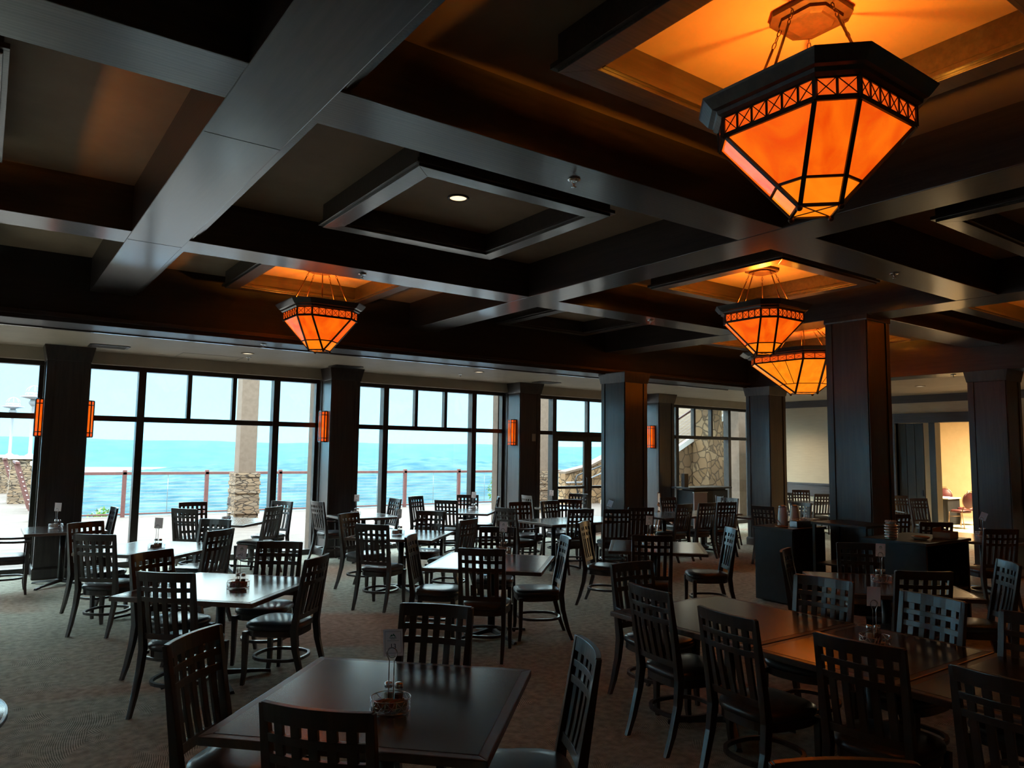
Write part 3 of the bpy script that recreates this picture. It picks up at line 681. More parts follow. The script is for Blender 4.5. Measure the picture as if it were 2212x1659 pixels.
def make_table(wx, wy, lab, x, y, rz, grp=None, name='dining_table', legs=1):
    t = thing(name, lab, 'table', (x, y, 0), rz, grp)
    hx, hy = wx/2, wy/2
    g = MB(); g.box(-hx+.045, hx-.045, -hy+.045, hy-.045, .722, .7555); g.build('tabletop', M['top'], t)
    g = MB()
    for s in (-1, 1):
        for a in (0, 1):
            def pr(u, v): return (u, v) if a else (v, u)
            H, K_ = (hx, hy) if a else (hy, hx)
            poly = [pr(-H, s*K_), pr(H, s*K_), pr(H-.05, s*(K_-.05)), pr(-H+.05, s*(K_-.05))]
            g.prism(poly, .718, .754)
    g.build('edge_band', M['tabedge'], t, .006)
    base(t, [0] if legs == 1 else [-hy+.3, hy-.3], min(wx, 1.1))
    return t
def base(t, ys, span):
    for yy in ys:
        g = MB(); g.lathe([(.038, .06), (.038, .70)], 20, (0, yy)); g.lathe([(.07, .05), (.05, .085), (.038, .09)], 20, (0, yy)); g.build('column', M['iron'], t)
        g = MB()
        for k in range(4):
            a = PI/4+k*PI/2; d = Vector((math.cos(a), math.sin(a), 0)); L_ = .37 if len(ys) == 1 else .26; c0 = Vector((0, yy, 0)); n = Vector((-d.y, d.x, 0))
            secs = []
            for r_, hw, z0, z1 in ((.02, .036, .045, .085), (L_*.5, .030, .032, .062), (L_*.92, .024, .018, .040), (L_+.06, .022, 0.0, .024)):
                c = c0+d*r_; secs.append([tuple(c-n*hw+Vector((0, 0, z0))), tuple(c+n*hw+Vector((0, 0, z0))), tuple(c+n*hw*.6+Vector((0, 0, z1))), tuple(c-n*hw*.6+Vector((0, 0, z1)))])
            g.strip(secs)
        g.build('foot_cross', M['iron'], t, .003)
        g = MB()
        for k in range(2): a = PI/4+k*PI/2; d = Vector((math.cos(a), math.sin(a), 0))*span*.28; g.bar((d.x, yy+d.y, .706), (-d.x, yy-d.y, .706), .05, .022)
        g.build('top_bracket', M['iron'], t)

Q = PI/4; S = 1.18
G4 = 'square dark pedestal dining tables'
TB = {
 'T1': ('nearest square table in front, set with the card numbered 13', 1.60, 3.20, S, S, Q),
 'T2': ('square table behind the card 13 table, shining with window light, left row', 1.69, 6.47, S, S, Q),
 'T3': ('square table straight behind the nearest one, half of its top shining white', 4.40, 6.48, S, S, Q),
 'T4': ('square table in the left row just before the first wide mullion', 1.68, 9.28, S, S, Q),
 'T6': ('square window table in front of the stone footed terrace post', 3.22, 12.12, 1.12, 1.12, Q),
 'T8': ('square table between the middle table and the second window column', 4.73, 9.18, S, S, Q),
 'T9': ('square window table in the second bay below the lake view', 7.58, 12.12, 1.12, 1.12, Q),
 'T12': ('square table beside the big panelled column, reflecting tan light', 6.85, 6.48, 1.14, 1.14, Q),
 'T15': ('square table before the dark serving cabinets', 6.70, 3.55, S, S, Q),
}
TAB = {}
for k, (lab, x, y, a, b_, rz) in TB.items(): TAB[k] = make_table(a, b_, lab, x, y, rz, G4)
make_table(.95, 1.0, 'two seat table against the first window column', .98, 11.95, 0, 'small two seat tables at the window columns')
make_table(1.0, .85, 'two seat table against the second window column', 5.45, 12.02, 0, 'small two seat tables at the window columns')
make_table(.9, .85, 'two seat table against the column by the glass doors', 9.8, 12.0, 0, 'small two seat tables at the window columns')
for x in (7.8, 8.69): make_table(.88, 1.03, 'joined table before the glass doors, '+('its left half' if x < 8 else 'its half touching the big column side'), x, 9.69, 0, 'joined tables before the glass doors')
for x in (10.45, 11.55): make_table(1.09, 1.03, 'table of the row beyond the big column, '+('its end nearer the column' if x < 11 else 'its end nearer the stone wall'), x, 9.69, 0, 'joined tables beyond the panelled column')
for y0, y1, l in ((2.845, 4.04, 'the end farthest from the camera, with orange lamp reflections'), (1.985, 2.835, 'the narrower middle one carrying the blank card'), (.86, 1.975, 'the end nearest the camera at the right edge')):
    make_table(1.17, y1-y0, 'joined table under the nearest pendant, '+l, 4.37, (y0+y1)/2, 0, 'joined tables under the nearest pendant')
make_table(1.2, 1.15, 'table between the serving cabinet and the far panelled column', 11.7, 4.78, 0, G4)
make_table(1.05, 1.05, 'table under the wide amber pendant behind the drinks cabinet', 11.95, 8.3, 0, G4)
make_table(.95, .95, 'table against the tan wall of the side aisle', 16.65, 10.65, 0, G4)
# round table whose rim peeks in at the lower left
t = thing('round_table', 'dark round table just peeking in at the lower left edge', 'table', (-.44, 4.0, 0))
g = MB(); g.lathe([(.01, .722), (.585, .722), (.60, .728), (.60, .748), (.592, .7555), (.01, .7555)], 64); g.build('tabletop', M['top'], t)
g = MB(); g.lathe([(.601, .724), (.606, .730), (.606, .746), (.601, .752)], 64); g.build('rim_band', M['steel'], t)
base(t, [0], 1.0)

GA = {'T1': 'chairs around the table with card 13', 'T2': 'chairs around the shining table of the left row', 'T3': 'chairs around the middle table', 'T4': 'chairs around the third table of the left row', 'T5': 'chairs at the first column table', 'T6': 'chairs at the window table by the terrace post',
      'T7': 'armchairs at the second column table', 'T8': 'chairs around the table behind the middle', 'T9': 'chairs at the second bay window table', 'T10': 'chairs along the joined tables before the glass doors', 'T11': 'chairs at the third column table', 'T12': 'chairs beside the big panelled column',
      'T13': 'chairs along the joined tables beyond the big column', 'T14': 'chairs along the joined tables under the nearest pendant', 'T15': 'chairs around the table by the serving cabinets', 'T18': 'chairs in the dim far side', 'TN': 'chairs in the side aisle'}
CL = [
 (1.00, 2.54, 40, 'closest dark slatted chair, its curved top rail cutting across the card 13 table', 'T1', 0),
 (.88, 3.82, -46, 'chair with a brightly gleaming top rail, at the lower left of the card 13 table', 'T1', 0),
 (2.19, 3.79, 222, 'chair facing the camera across the card 13 table, behind the number card', 'T1', 0),
 (2.33, 2.64, 152, 'chair seen side on by the right edge of the card 13 table', 'T1', 0),
 (1.12, 5.78, 47, 'chair turned from the camera at the near corner of the shining left table', 'T2', 0),
 (2.32, 6.00, 134, 'chair with a big gleaming seat facing left at the shining left table', 'T2', 0),
 (2.37, 7.11, 233, 'chair facing the camera behind the shining left table, beside its number card', 'T2', 0),
 (1.23, 6.97, -58, 'chair seen obliquely at the back left of the shining left table', 'T2', 0),
 (.98, 8.59, 50, 'chair turned away at the near side of the third table in the left row', 'T4', 0),
 (1.04, 10.0, -62, 'chair half hidden behind another, left of the third table in the left row', 'T4', 0),
 (2.16, 8.44, 127, 'chair turned left with its slats against the third table of the left row', 'T4', 0),
 (2.41, 9.68, 220, 'chair between the third left table and the window table by the terrace post', 'T4', 0),
 (.05, 11.6, 0, 'armchair cut by the left picture edge, at the first column table', 'T5', 1),
 (1.62, 12.2, 183, 'chair seen edge on beside the first window column', 'T5', 0),
 (2.44, 11.57, 38, 'chair left of the window table by the terrace post, its back towards the camera', 'T6', 0),
 (2.84, 12.86, -85, 'chair against the glass behind the window table by the terrace post', 'T6', 0),
 (3.68, 11.36, 128, 'chair turned left in front of the terrace post, window table', 'T6', 0),
 (4.18, 12.50, 212, 'tall looking chair against the glass right of the terrace post', 'T6', 0),
 (4.68, 12.2, 8, 'armchair on the left of the second window column', 'T7', 1),
 (6.22, 12.35, 182, 'armchair facing left at the right end of the second column table', 'T7', 1),
 (4.22, 9.80, -62, 'chair at the far left of the table behind the middle one', 'T8', 0),
 (3.84, 8.22, 38, 'chair turned away beside the aisle, in front of the table behind the middle one', 'T8', 0),
 (5.22, 8.24, 118, 'narrow looking chair at the right of the table behind the middle one', 'T8', 0),
 (5.42, 9.60, 221, 'chair facing the camera on the far side of the table behind the middle one', 'T8', 0),
 (6.88, 12.80, -66, 'slim looking chair at the far left of the second bay window table', 'T9', 0),
 (6.84, 11.58, 38, 'chair turned away in front of the second bay window table', 'T9', 0),
 (8.08, 12.82, 235, 'chair against the glass behind the second bay window table', 'T9', 0),
 (8.28, 12.02, 148, 'chair seen edge on right of the second bay window table', 'T9', 0),
 (3.78, 5.74, 47, 'chair with its full back towards the camera before the half white table', 'T3', 0),
 (3.70, 6.97, -42, 'leaning looking chair at the left of the half white table', 'T3', 0),
 (5.06, 6.08, 152, 'chair seen side on at the right end of the half white table', 'T3', 0),
 (4.99, 7.24, 228, 'chair behind the half white table, partly hidden by its card', 'T3', 0),
 (6.78, 9.63, 14, 'armchair at the left end of the joined tables before the glass doors', 'T10', 1),
 (7.78, 10.62, 262, 'chair on the window side of the joined tables, left one of three', 'T10', 0),
 (8.46, 10.64, 276, 'chair on the window side of the joined tables, middle one of three', 'T10', 0),
 (9.08, 10.80, 232, 'chair on the window side of the joined tables, in front of the glass doors', 'T10', 0),
 (7.72, 8.91, 72, 'chair with gleaming squares on the near side of the joined tables, left one of three', 'T10', 0),
 (8.22, 8.62, 60, 'chair against the big panelled column, left one of the two there', 'T10', 0),
 (8.86, 8.72, 62, 'chair against the shaded face of the big panelled column', 'T10', 0),
 (9.08, 12.15, -8, 'chair left of the two seat table by the glass doors', 'T11', 0),
 (10.5, 12.2, 205, 'chair silhouetted in the glass door', 'T11', 0),
 (6.34, 7.26, -58, 'chair seen side on left of the tan lit table', 'T12', 0),
 (5.98, 5.72, 49, 'chair with its back to the camera covering the middle of the tan lit table', 'T12', 0),
 (7.42, 5.80, 145, 'chair standing alone in profile on the open carpet', 'T12', 0),
 (11.38, 10.45, 268, 'chair beyond the long row, in front of the hostess counter', 'T13', 0),
 (10.3, 10.45, 272, 'chair just showing past the big panelled column, far side of the row', 'T13', 0),
 (10.19, 8.96, 93, 'near side chair of the row beyond the big column, left one of three', 'T13', 0),
 (10.82, 8.98, 86, 'near side chair of the row beyond the big column, middle one of three', 'T13', 0),
 (11.35, 8.96, 76, 'near side chair of the row beyond the big column, right one of three', 'T13', 0),
 (12.50, 9.80, 180, 'armchair with a white gleam at the right end of the row beyond the column', 'T13', 1),
 (4.36, 4.40, 267, 'armchair at the far end of the joined tables under the nearest pendant', 'T14', 1),
 (3.67, 3.54, -8, 'chair with a curved top rail, first along the near side of the pendant tables', 'T14', 0),
 (3.48, 2.76, -6, 'chair in the foreground with its back to the camera, second along the pendant tables', 'T14', 0),
 (3.52, 2.01, 6, 'chair in front of the blank card, third along the pendant tables', 'T14', 0),
 (3.47, 1.35, 0, 'very dark chair in the lower right corner', 'T14', 0),
 (5.06, 3.14, 187, 'chair with warm brown squares across the pendant tables', 'T14', 0),
 (5.02, 2.36, 171, 'chair with a pale blue gleaming back across the pendant tables', 'T14', 0),
 (4.93, 1.72, 180, 'dim reddish chair at the right edge across the pendant tables', 'T14', 0),
 (2.10, 1.25, 236, 'chair of which only the orange lit top rail shows at the bottom edge', 'T14', 0),
 (6.22, 4.24, -66, 'chair seen edge on, left of the table before the serving cabinets', 'T15', 0),
 (7.36, 4.16, 222, 'chair facing the camera behind the table before the serving cabinets', 'T15', 0),
 (6.05, 2.90, 51, 'reddish chair with its back to the camera at the table before the serving cabinets', 'T15', 0),
 (7.24, 2.76, 133, 'chair with a bright silvery back at the right edge', 'T15', 0),
 (10.72, 4.95, 50, 'chair with bright squares against the lit far room carpet', 'T18', 0),
 (10.45, 4.05, 55, 'barely visible chair in the dark right of the small white card', 'T18', 0),
 (11.60, 5.95, 55, 'dim red lit chair behind the stacked metal filter holder', 'T18', 0),
 (17.05, 8.65, 245, 'armchair with a pale gleam in front of the boarded door', 'TN', 1),
 (16.45, 7.95, 245, 'dark chair in front of the narrow tan wall strip', 'TN', 0),
 (15.7, 10.70, -5, 'chair left of the aisle table against the tan wall', 'TN', 0),
 (15.95, 9.85, 60, 'chair with its back to the camera before the aisle table', 'TN', 0),
 (17.2, 11.25, 228, 'chair with blue gleaming corner against the grey chair rail', 'TN', 0),
 (17.3, 10.25, 205, 'pale gleaming chair just left of the tall dark column', 'TN', 0),
 (12.62, 8.25, 180, 'chair right behind the white coffee jugs', 'T18', 0),
 (11.10, 8.0, 5, 'narrow looking chair left of the dark drinks cabinet', 'T18', 0),
]
for (x, y, f, lab, k, a) in CL: chair(x, y, f, lab, GA[k], bool(a))

# ------------------------------------------------------------------ table caddies, shakers, packets, cards
def make_caddy():
    t = thing('condiment_caddy', 'x', 'caddy', (0, 0, 0), 0, 'wire caddies on the dining tables')
    g = MB(); R = .088
    def circ(r, z, n=32): return [(r*math.cos(2*PI*k/n), r*math.sin(2*PI*k/n), z) for k in range(n)]
    g.tube(circ(R, .005), .0022, 6, True); g.tube(circ(R, .055), .0022, 6, True); g.tube(circ(R*.96, .028), .0012, 5, True)
    for k in range(12):
        a0 = 2*PI*k/12; a1 = a0+.55; 
        for q in ((a0, a1), (a1, a0)): g.tube([(R*math.cos(q[0]), R*math.sin(q[0]), .005), (R*math.cos((a0+a1)/2)*1.0, R*math.sin((a0+a1)/2)*1.0, .03), (R*math.cos(q[1]), R*math.sin(q[1]), .055)], .0012, 4)
    for k in range(7): yy = -.075+k*.025; xx = math.sqrt(max(0, R*R-yy*yy)); g.tube([(-xx, yy, .004), (xx, yy, .004)], .0012, 4)
    g.build('wire_basket', M['chrome'], t)
    g = MB(); g.tube([(-.011, 0, .004), (-.011, 0, .21), (-.0215, 0, .232)]+[(.024*math.sin(a), 0, .243-.024*math.cos(a)) for a in [(-2.0+k*.25)-0.0 for k in range(0)]]+[(.0235*math.cos(a), 0, .243+.0235*math.sin(a)) for a in [PI*1.12-k*PI*1.24/14 for k in range(15)]]+[(.0215, 0, .232), (.011, 0, .21), (.011, 0, .004)], .0024, 8)
    g.tube([(.021*math.cos(2*PI*k/16), .006, .243+.021*math.sin(2*PI*k/16)) for k in range(16)], .0018, 6, True)
    g.build('handle_loop', M['chrome'], t)
    return t
def make_shaker(fill, lab):
    t = thing('shaker', 'x', 'shaker', (0, 0, 0), 0, 'glass salt and pepper shakers in the caddies')
    g = MB(); g.lathe([(.0005, .002), (.019, .002), (.0215, .006), (.0215, .058), (.019, .072), (.0155, .080), (.0155, .088)], 20); g.build('jar', M['jar'], t)
    g = MB(); g.lathe([(.0005, .004), (.0185, .004), (.0185, .056), (.0005, .057)], 16); g.build('filling', fill, t)
    g = MB(); g.lathe([(.0175, .082), (.0185, .084), (.0185, .098), (.016, .104), (.008, .107), (.0005, .1075)], 20); g.build('lid', M['chrome'], t)
    return t
def make_packet(m):
    g = MB()
    secs = [[(-.03, -.001-.001*k, 0), (.03, -.001-.001*k, 0), (.03, .001+.001*k, 0), (-.03, .001+.001*k, 0)] for k in (0,)]
    for z, k in ((.002, .0004), (.026, .0024), (.045, .0016), (.052, .0003)): secs.append([(-.028, -k, z), (.028, -k, z), (.028, k, z), (-.028, k, z)])
    g.strip(secs[1:]); o = g.build('sugar_packet', m); return tag(o, 'x', 'packet', 'sugar packets standing in the wire caddies')
def text_mesh(s, size, mat, parent, loc, name='number', font_bold=False):
    cu = bpy.data.curves.new('t', 'FONT'); cu.body = s; cu.size = size; cu.align_x = 'CENTER'; cu.align_y = 'CENTER'; cu.extrude = .0002
    ob = bpy.data.objects.new('t', cu); COL.objects.link(ob); bpy.context.view_layer.update()
    me = bpy.data.meshes.new_from_object(ob.evaluated_get(bpy.context.evaluated_depsgraph_get())); bpy.data.objects.remove(ob)
    me.transform(Matrix.Translation(loc) @ Matrix.Rotation(PI/2, 4, 'X')); me.materials.clear(); me.materials.append(mat)
    o = bpy.data.objects.new(name, me); COL.objects.link(o); o.parent = parent; KIDS.setdefault(parent, []).append(o); return o
def make_card(num=None, paper=None, blank=False):
    # local: faces -y, bottom at z=0
    t = thing('number_card', 'x', 'card', (0, 0, 0), 0, 'table cards clipped above the caddies')
    g = MB(); g.box(-.044, .044, -.0008, .0008, .006, .122); g.build('card_sheet', paper or M['linen2'], t)
    g = MB(); g.box(-.053, .053, .0010, .0016, 0, .13); g.build('clear_sleeve', M['sleeve'], t)
    if not blank:
        g = MB(); F = -.0011
        for z in (.018, .112): g.box(-.036, .036, F-.0002, F, z-.0005, z+.0005)
        for x in (-.036, .036): g.box(x-.0005, x+.0005, F-.0002, F, .018, .112)
        g.box(-.026, .026, F-.0002, F, .0715, .0727)
        g.build('printed_border', M['ink'], t)
        g = MB(); g.prism([(-.014, .090), (-.006, .100), (-.002, .096), (.003, .1035), (.010, .094), (.015, .089), (.006, .091), (.001, .096), (-.004, .091)], 0, .0003, Matrix(((1, 0, 0, 0), (0, 0, -1, F), (0, 1, 0, 0), (0, 0, 0, 1))))
        for k in range(9): x = -.015+k*.0035; g.box(x, x+.0024, F-.0003, F, .0825+.0006*math.sin(k*2.2), .0868+.001*math.cos(k*1.9))
        g.box(-.010, .010, F-.0003, F, .0785, .0798)
        g.build('printed_logo', M['green'], t)
        if num: text_mesh(num, .030, M['ink'], t, (0, F, .047))
    return t
def translucent(name, c):
    m, nt, b = new(name); L = nt.links.new; o = nt.nodes['Material Output']; t = N(nt, 'ShaderNodeBsdfTranslucent'); t.inputs[0].default_value = (*c, 1)
    b.inputs['Base Color'].default_value = (*c, 1); b.inputs['Roughness'].default_value = .7
    mx = N(nt, 'ShaderNodeMixShader'); mx.inputs[0].default_value = .6; L(b.outputs[0], mx.inputs[1]); L(t.outputs[0], mx.inputs[2]); L(mx.outputs[0], o.inputs[0]); return m
M['linen2'] = translucent('pale_card_stock', (.85, .76, .74))
M['bluecard'] = translucent('pale_blue_card_stock', (.78, .86, .95))
CAD = make_caddy(); SH = [make_shaker(M['salt'], ''), make_shaker(M['pepper'], '')]; PK = [make_packet(M['packet']), make_packet(M['packet2']), make_packet(M['tanpacket'])]
CARD = {None: make_card(), '13': make_card('13'), '15': make_card('15'), 'blank': make_card(blank=True), 'blue': make_card(paper=M['bluecard'], blank=True)}
first = set()
def place(src, loc, rz, lab, rx=0.0, ry=0.0):
    k = src.name
    if k not in first: first.add(k); o = src; o.location = loc; o['label'] = lab
    else: o = dup(src, loc, rz, lab)
    o.rotation_euler = (rx, ry, rz); return o
SPOTS = [
 (1.54, 3.05, 'card 13 table', '13', -40, 7), (1.78, 6.33, 'shining left table', '15', -38, 5), (1.66, 9.16, 'third table of the left row', 'blank', -30, 3), (4.88, 6.98, 'half white middle table', None, -30, 3),
 (4.66, 9.15, 'table behind the middle one', None, -75, 3), (6.76, 3.62, 'table before the serving cabinets', None, -36, 4), (4.50, 2.46, 'pendant tables', 'blank', -30, 5), (.90, 12.15, 'first column table', 'blank', -30, 3),
 (3.24, 12.30, 'window table by the terrace post', 'blank', -75, 3), (5.42, 12.28, 'second column table', None, -30, 3), (7.85, 12.25, 'second bay window table', 'blank', -45, 3), (9.75, 12.2, 'table by the glass doors', None, -35, 3),
 (8.72, 9.35, 'joined tables at the big panelled column', 'blue', -60, 3), (7.0, 6.75, 'tan lit table beside the big panelled column', None, -32, 3), (12.05, 4.92, 'table beside the far panelled column', 'blue', -62, 3)]
for (x, y, w_, c, a, n) in SPOTS:
    ra = math.radians(a); ZT = .7562
    place(CAD, (x, y, ZT), ra, 'round wire caddy on the '+w_)
    def at(px, py): return (x+px*math.cos(ra)-py*math.sin(ra), y+px*math.sin(ra)+py*math.cos(ra))
    for k, (px, py, nm) in enumerate(((-.018, .028, 'salt'), (.030, .022, 'pepper'))):
        place(SH[k], (*at(px, py), ZT+.006), ra, 'glass %s shaker in the caddy on the %s' % (nm, w_))
    for k in range(n):
        px, py = (-.048+k*.017 if n > 5 else -.03+k*.022), (-.040+.004*(k % 3))
        o = place(PK[k % 3 if k % 3 != 1 or n > 4 else 0], (*at(px, py), ZT+.0065), ra+.9+.25*math.sin(k*3.1), '%s sugar packet, %s, %s' % (('tan', 'pink', 'brown')[k % 3 if k % 3 != 1 or n > 4 else 0], w_, ('front', 'second', 'third', 'fourth', 'fifth', 'sixth', 'back')[k]), rx=.25)
    tilt = {'blue': .35, '13': -.05, '15': .1}.get(c, .04)
    place(CARD[c], (*at(.004, .012), ZT+.222), ra, {'13': 'white table card numbered 13 with a green logo, nearest table', '15': 'white table card numbered 15 on the shining left table'}.get(c, '%s card over the %s' % ({'blank': 'blank white', 'blue': 'tilted pale blue'}.get(c, 'white logo'), w_)), ry=tilt)

# ------------------------------------------------------------------ serving side
def cabinet(name, lab, x0, x1, y0, y1, h, shelf=False):
    t = thing(name, lab, 'cabinet', ((x0+x1)/2, (y0+y1)/2, 0)); a, b_ = (x1-x0)/2, (y1-y0)/2
    g = MB(); 
    if shelf:
        g.box(-a, -a+.03, -b_, b_, .02, h-.03); g.box(a-.03, a, -b_, b_, .02, h-.03); g.box(-a, a, b_-.02, b_, .02, h-.03); g.box(-a, a, -b_, b_, .02, .08)
        g.build('body', M['black'], t, .003)
        g = MB(); g.box(-a+.03, a-.03, -b_+.01, b_-.02, .42, .45); g.build('shelf', M['black'], t)
    else:
        g.box(-a, a, -b_, b_, .02, h-.03); g.build('body', M['black'], t, .004)
        g = MB()
        for s in (-1, 1): g.box(s*a*.5-a*.47, s*a*.5+a*.47, -b_-.014, -b_-.001, .08, h-.08)
        g.build('door', M['black'], t, .003)
    g = MB(); g.box(-a-.02, a+.02, -b_-.02, b_+.02, h-.03, h); g.build('countertop', M['black'], t, .005)
    return t
cabinet('serving_cabinet', 'dark serving cabinet with coffee jugs, left of the tall column', 8.42, 9.14, 5.64, 6.2, .965)
cabinet('serving_cabinet', 'dark open shelved serving cabinet in front of the tall column, holding stacked plates', 8.2, 9.2, 3.9, 4.58, .985, True)
t = thing('tray_stand', 'low dark rail stand between the two serving cabinets', 'stand', (8.85, 5.1, 0))
g = MB(); g.box(-.3, .3, -.36, .36, 1.04, 1.07); g.build('top', M['black'], t, .004)
for sx_ in (-1, 1):
    for sy_ in (-1, 1): g = MB(); g.bar((sx_*.27, sy_*.33, 0), (sx_*.27, sy_*.33, 1.04), .035, .035); g.build('leg', M['black'], t)
g = MB(); g.box(-.27, .27, -.33, .33, .55, .57); g.build('shelf', M['black'], t)
# things on the left cabinet
def jug(x, y, lab):
    t = thing('coffee_jug', lab, 'jug', (x, y, .966), 0, 'white coffee jugs on the serving cabinet')
    g = MB(); g.lathe([(.001, 0), (.068, 0), (.07, .01), (.062, .12), (.050, .22), (.046, .235), (.001, .236)], 28); g.build('body', M['white'], t)
    g = MB(); g.lathe([(.048, .236), (.050, .25), (.03, .262), (.001, .265)], 24); g.build('lid', M['steel'], t)
    g = MB(); g.tube([(.055, 0, .06), (.11, 0, .08), (.115, 0, .17), (.05, 0, .21)], .008); g.build('handle', M['steel'], t)
jug(8.78, 6.02, 'white tapering coffee jug, left of the pair'); jug(8.98, 5.97, 'white tapering coffee jug, right of the pair')
t = thing('metal_caddy', 'grey metal box caddy with wire rim beside the coffee jugs', 'caddy', (8.80, 5.76, .966), -.1)
g = MB(); g.box(-.15, .15, -.055, -.05, 0, .075); g.box(-.15, .15, .05, .055, 0, .075); g.box(-.15, -.145, -.05, .05, 0, .075); g.box(.145, .15, -.05, .05, 0, .075); g.box(-.15, .15, -.05, .05, 0, .004); g.build('box', M['steel'], t)
g = MB()
for z in (.09, .105): g.tube([(-.16, -.06, z), (.16, -.06, z), (.16, .06, z), (-.16, .06, z)], .003, 6, True)
for k in range(4):
    for s in (-1, 1): g.tube([(-.15+k*.1, s*.06, .075), (-.15+k*.1, s*.06, .107)], .002, 5)
g.build('wire_rim', M['chrome'], t)
t = thing('tasting_tray', 'low dark tray with a leaning white handled utensil on the serving cabinet', 'tray', (8.52, 5.86, .966), .3)
g = MB(); g.lathe([(.001, 0), (.075, 0), (.085, .012), (.08, .013), (.07, .004), (.001, .004)], 24); g.build('dish', M['plate'], t)
g = MB(); g.tube([(.04, 0, .012), (-.12, .03, .11)], .006); g.build('utensil_handle', M['white'], t)
# things on and in the right cabinet
t = thing('filter_holder', 'stack of shiny metal rings topped with paper coffee filters', 'holder', (8.32, 4.33, .986))
for k in range(5): g = MB(); g.lathe([(.062, .012+k*.031), (.068, .016+k*.031), (.068, .026+k*.031), (.062, .03+k*.031), (.058, .02+k*.031)], 28, smooth=True); g.build('metal_ring', M['chrome'], t)
g = MB(); g.lathe([(.001, 0), (.06, 0), (.06, .012), (.055, .165), (.001, .165)], 24); g.build('core', M['plate'], t)
g = MB(); secs = []
for rr_, z in ((.045, .165), (.058, .185), (.05, .2), (.02, .195)): secs.append([(rr_*(1+.08*(-1)**k)*math.cos(2*PI*k/28), rr_*(1+.08*(-1)**k)*math.sin(2*PI*k/28), z+.004*(-1)**k) for k in range(28)])
g.strip(secs); g.build('paper_filters', M['linen'], t)
t = thing('paper_box', 'open brown paper box on the serving cabinet', 'box', (8.98, 4.05, .986), .1)
g = MB(); g.box(-.13, .13, -.09, .09, 0, .004); g.box(-.13, .13, -.09, -.086, 0, .07); g.box(-.13, .13, .086, .09, 0, .11); g.box(-.13, -.126, -.09, .09, 0, .07); g.box(.126, .13, -.09, .09, 0, .07); g.build('carton', M['paper'], t)
for k in range(3):
    g = MB(); g.lathe([(.001, 0), (.06, 0), (.095, .02), (.092, .022), (.058, .004), (.001, .004)], 28)
    o = g.build('saucer', M['plate']); o.location = (8.55, 4.12, .986+k*.006); tag(o, 'small stacked saucer on the open serving cabinet, '+('lowest', 'middle', 'topmost')[k]+' of three', 'saucer', 'saucers on the serving cabinet')
for k in range(4):
    g = MB(); g.lathe([(.001, 0), (.055, 0), (.06, .15), (.057, .15), (.052, .004), (.001, .004)], 24)
    o = g.build('paper_cup_stack', M['paper']); o.location = (8.36+k*.135, 4.08, .451); tag(o, 'tan paper cup stack under the serving cabinet top, '+('first', 'second', 'third', 'fourth')[k]+' from the left', 'cups', 'paper cup stacks on the shelf')
for k in range(5):
    g = MB(); g.lathe([(.001, 0), (.028, 0), (.035, .13), (.033, .13), (.026, .004), (.001, .004)], 20)
    o = g.build('drinking_glass', M['jar']); o.location = (8.92+(k % 3)*.08, 4.0+(k//3)*.1, .451); tag(o, 'clear drinking glass on the serving cabinet shelf, '+('front first', 'front second', 'front third', 'back first', 'back second')[k], 'glass', 'drinking glasses on the shelf')
# hostess counter
t = thing('hostess_counter', 'black curved top counter in front of the stone wall window', 'counter', (14.45, 12.1, 0))
g = MB(); g.prism([(-.62, -.22), (.0, -.28), (.66, -.2), (.72, .3), (-.62, .3)], .02, 1.02); g.build('body', M['black'], t, .006)
g = MB(); g.prism([(-.78, -.24), (-.2, -.33), (.3, -.34), (.78, -.24), (.84, .34), (-.78, .34)], 1.06, 1.10); g.build('countertop', M['black'], t, .008)
g = MB(); g.prism([(-.55, -.18), (.6, -.18), (.6, .2), (-.55, .2)], 1.02, 1.06); g.build('neck', M['black'], t)
t = thing('folding_screen', 'pinkish grey folded screen leaning on the hostess counter', 'screen', (13.90, 11.74, 0), -.15)
g = MB(); g.box(-.2, .2, -.015, .015, .0, .98); g.build('board', plain('pinkish_panel', (.30, .22, .21), .6), t, .005)
g = MB(); g.box(-.215, .215, -.02, .02, .98, 1.0); g.build('top_rail', M['steel'], t)
t = thing('menu_holder', 'small dark stand on the window sill column side of the hostess counter', 'stand', (13.83, 12.15, 1.101))
g = MB(); g.box(-.07, .07, -.05, .05, 0, .32); g.build('holder', M['chair'], t, .004)
def high_chair(x, y, rz, lab, m):
    t = thing('high_chair', lab, 'high chair', (x, y, 0), rz, 'wooden restaurant high chairs')
    for sx_ in (-1, 1):
        for s in (-1, 1):
            g = MB(); g.bar((sx_*.20, s*.24, 0), (sx_*.17, s*.10, .74), .03, .03); g.build('leg', m, t, .003)
        g = MB(); g.bar((sx_*.165, -.16, .74), (sx_*.165, .16, .74), .03, .04); g.build('armrest', m, t, .003)
        g = MB(); g.bar((sx_*.195, -.2, .16), (sx_*.195, .2, .16), .02, .03); g.build('side_rail', m, t)
    g = MB(); g.box(-.16, .16, -.13, .13, .50, .52); g.build('seat', m, t, .003)
    g = MB(); g.box(-.17, .17, .12, .14, .62, .70); g.box(-.17, .17, .12, .14, .80, 1.0)
    for s in (-1, 1): g.bar((s*.155, .12, .5), (s*.155, .14, 1.02), .025, .025)
    g.build('backrest', m, t, .003)
    for z in (.2, .36): g = MB(); g.bar((-.19, -.2+z*.2, z), (.19, -.2+z*.2, z), .02, .03); g.build('foot_rail', m, t)
high_chair(12.55, 11.6, .9, 'orange wooden high chair behind the big panelled column', M['oak'])
high_chair(12.95, 10.25, 1.2, 'dark wooden high chair left of the aisle column', M['chair'])

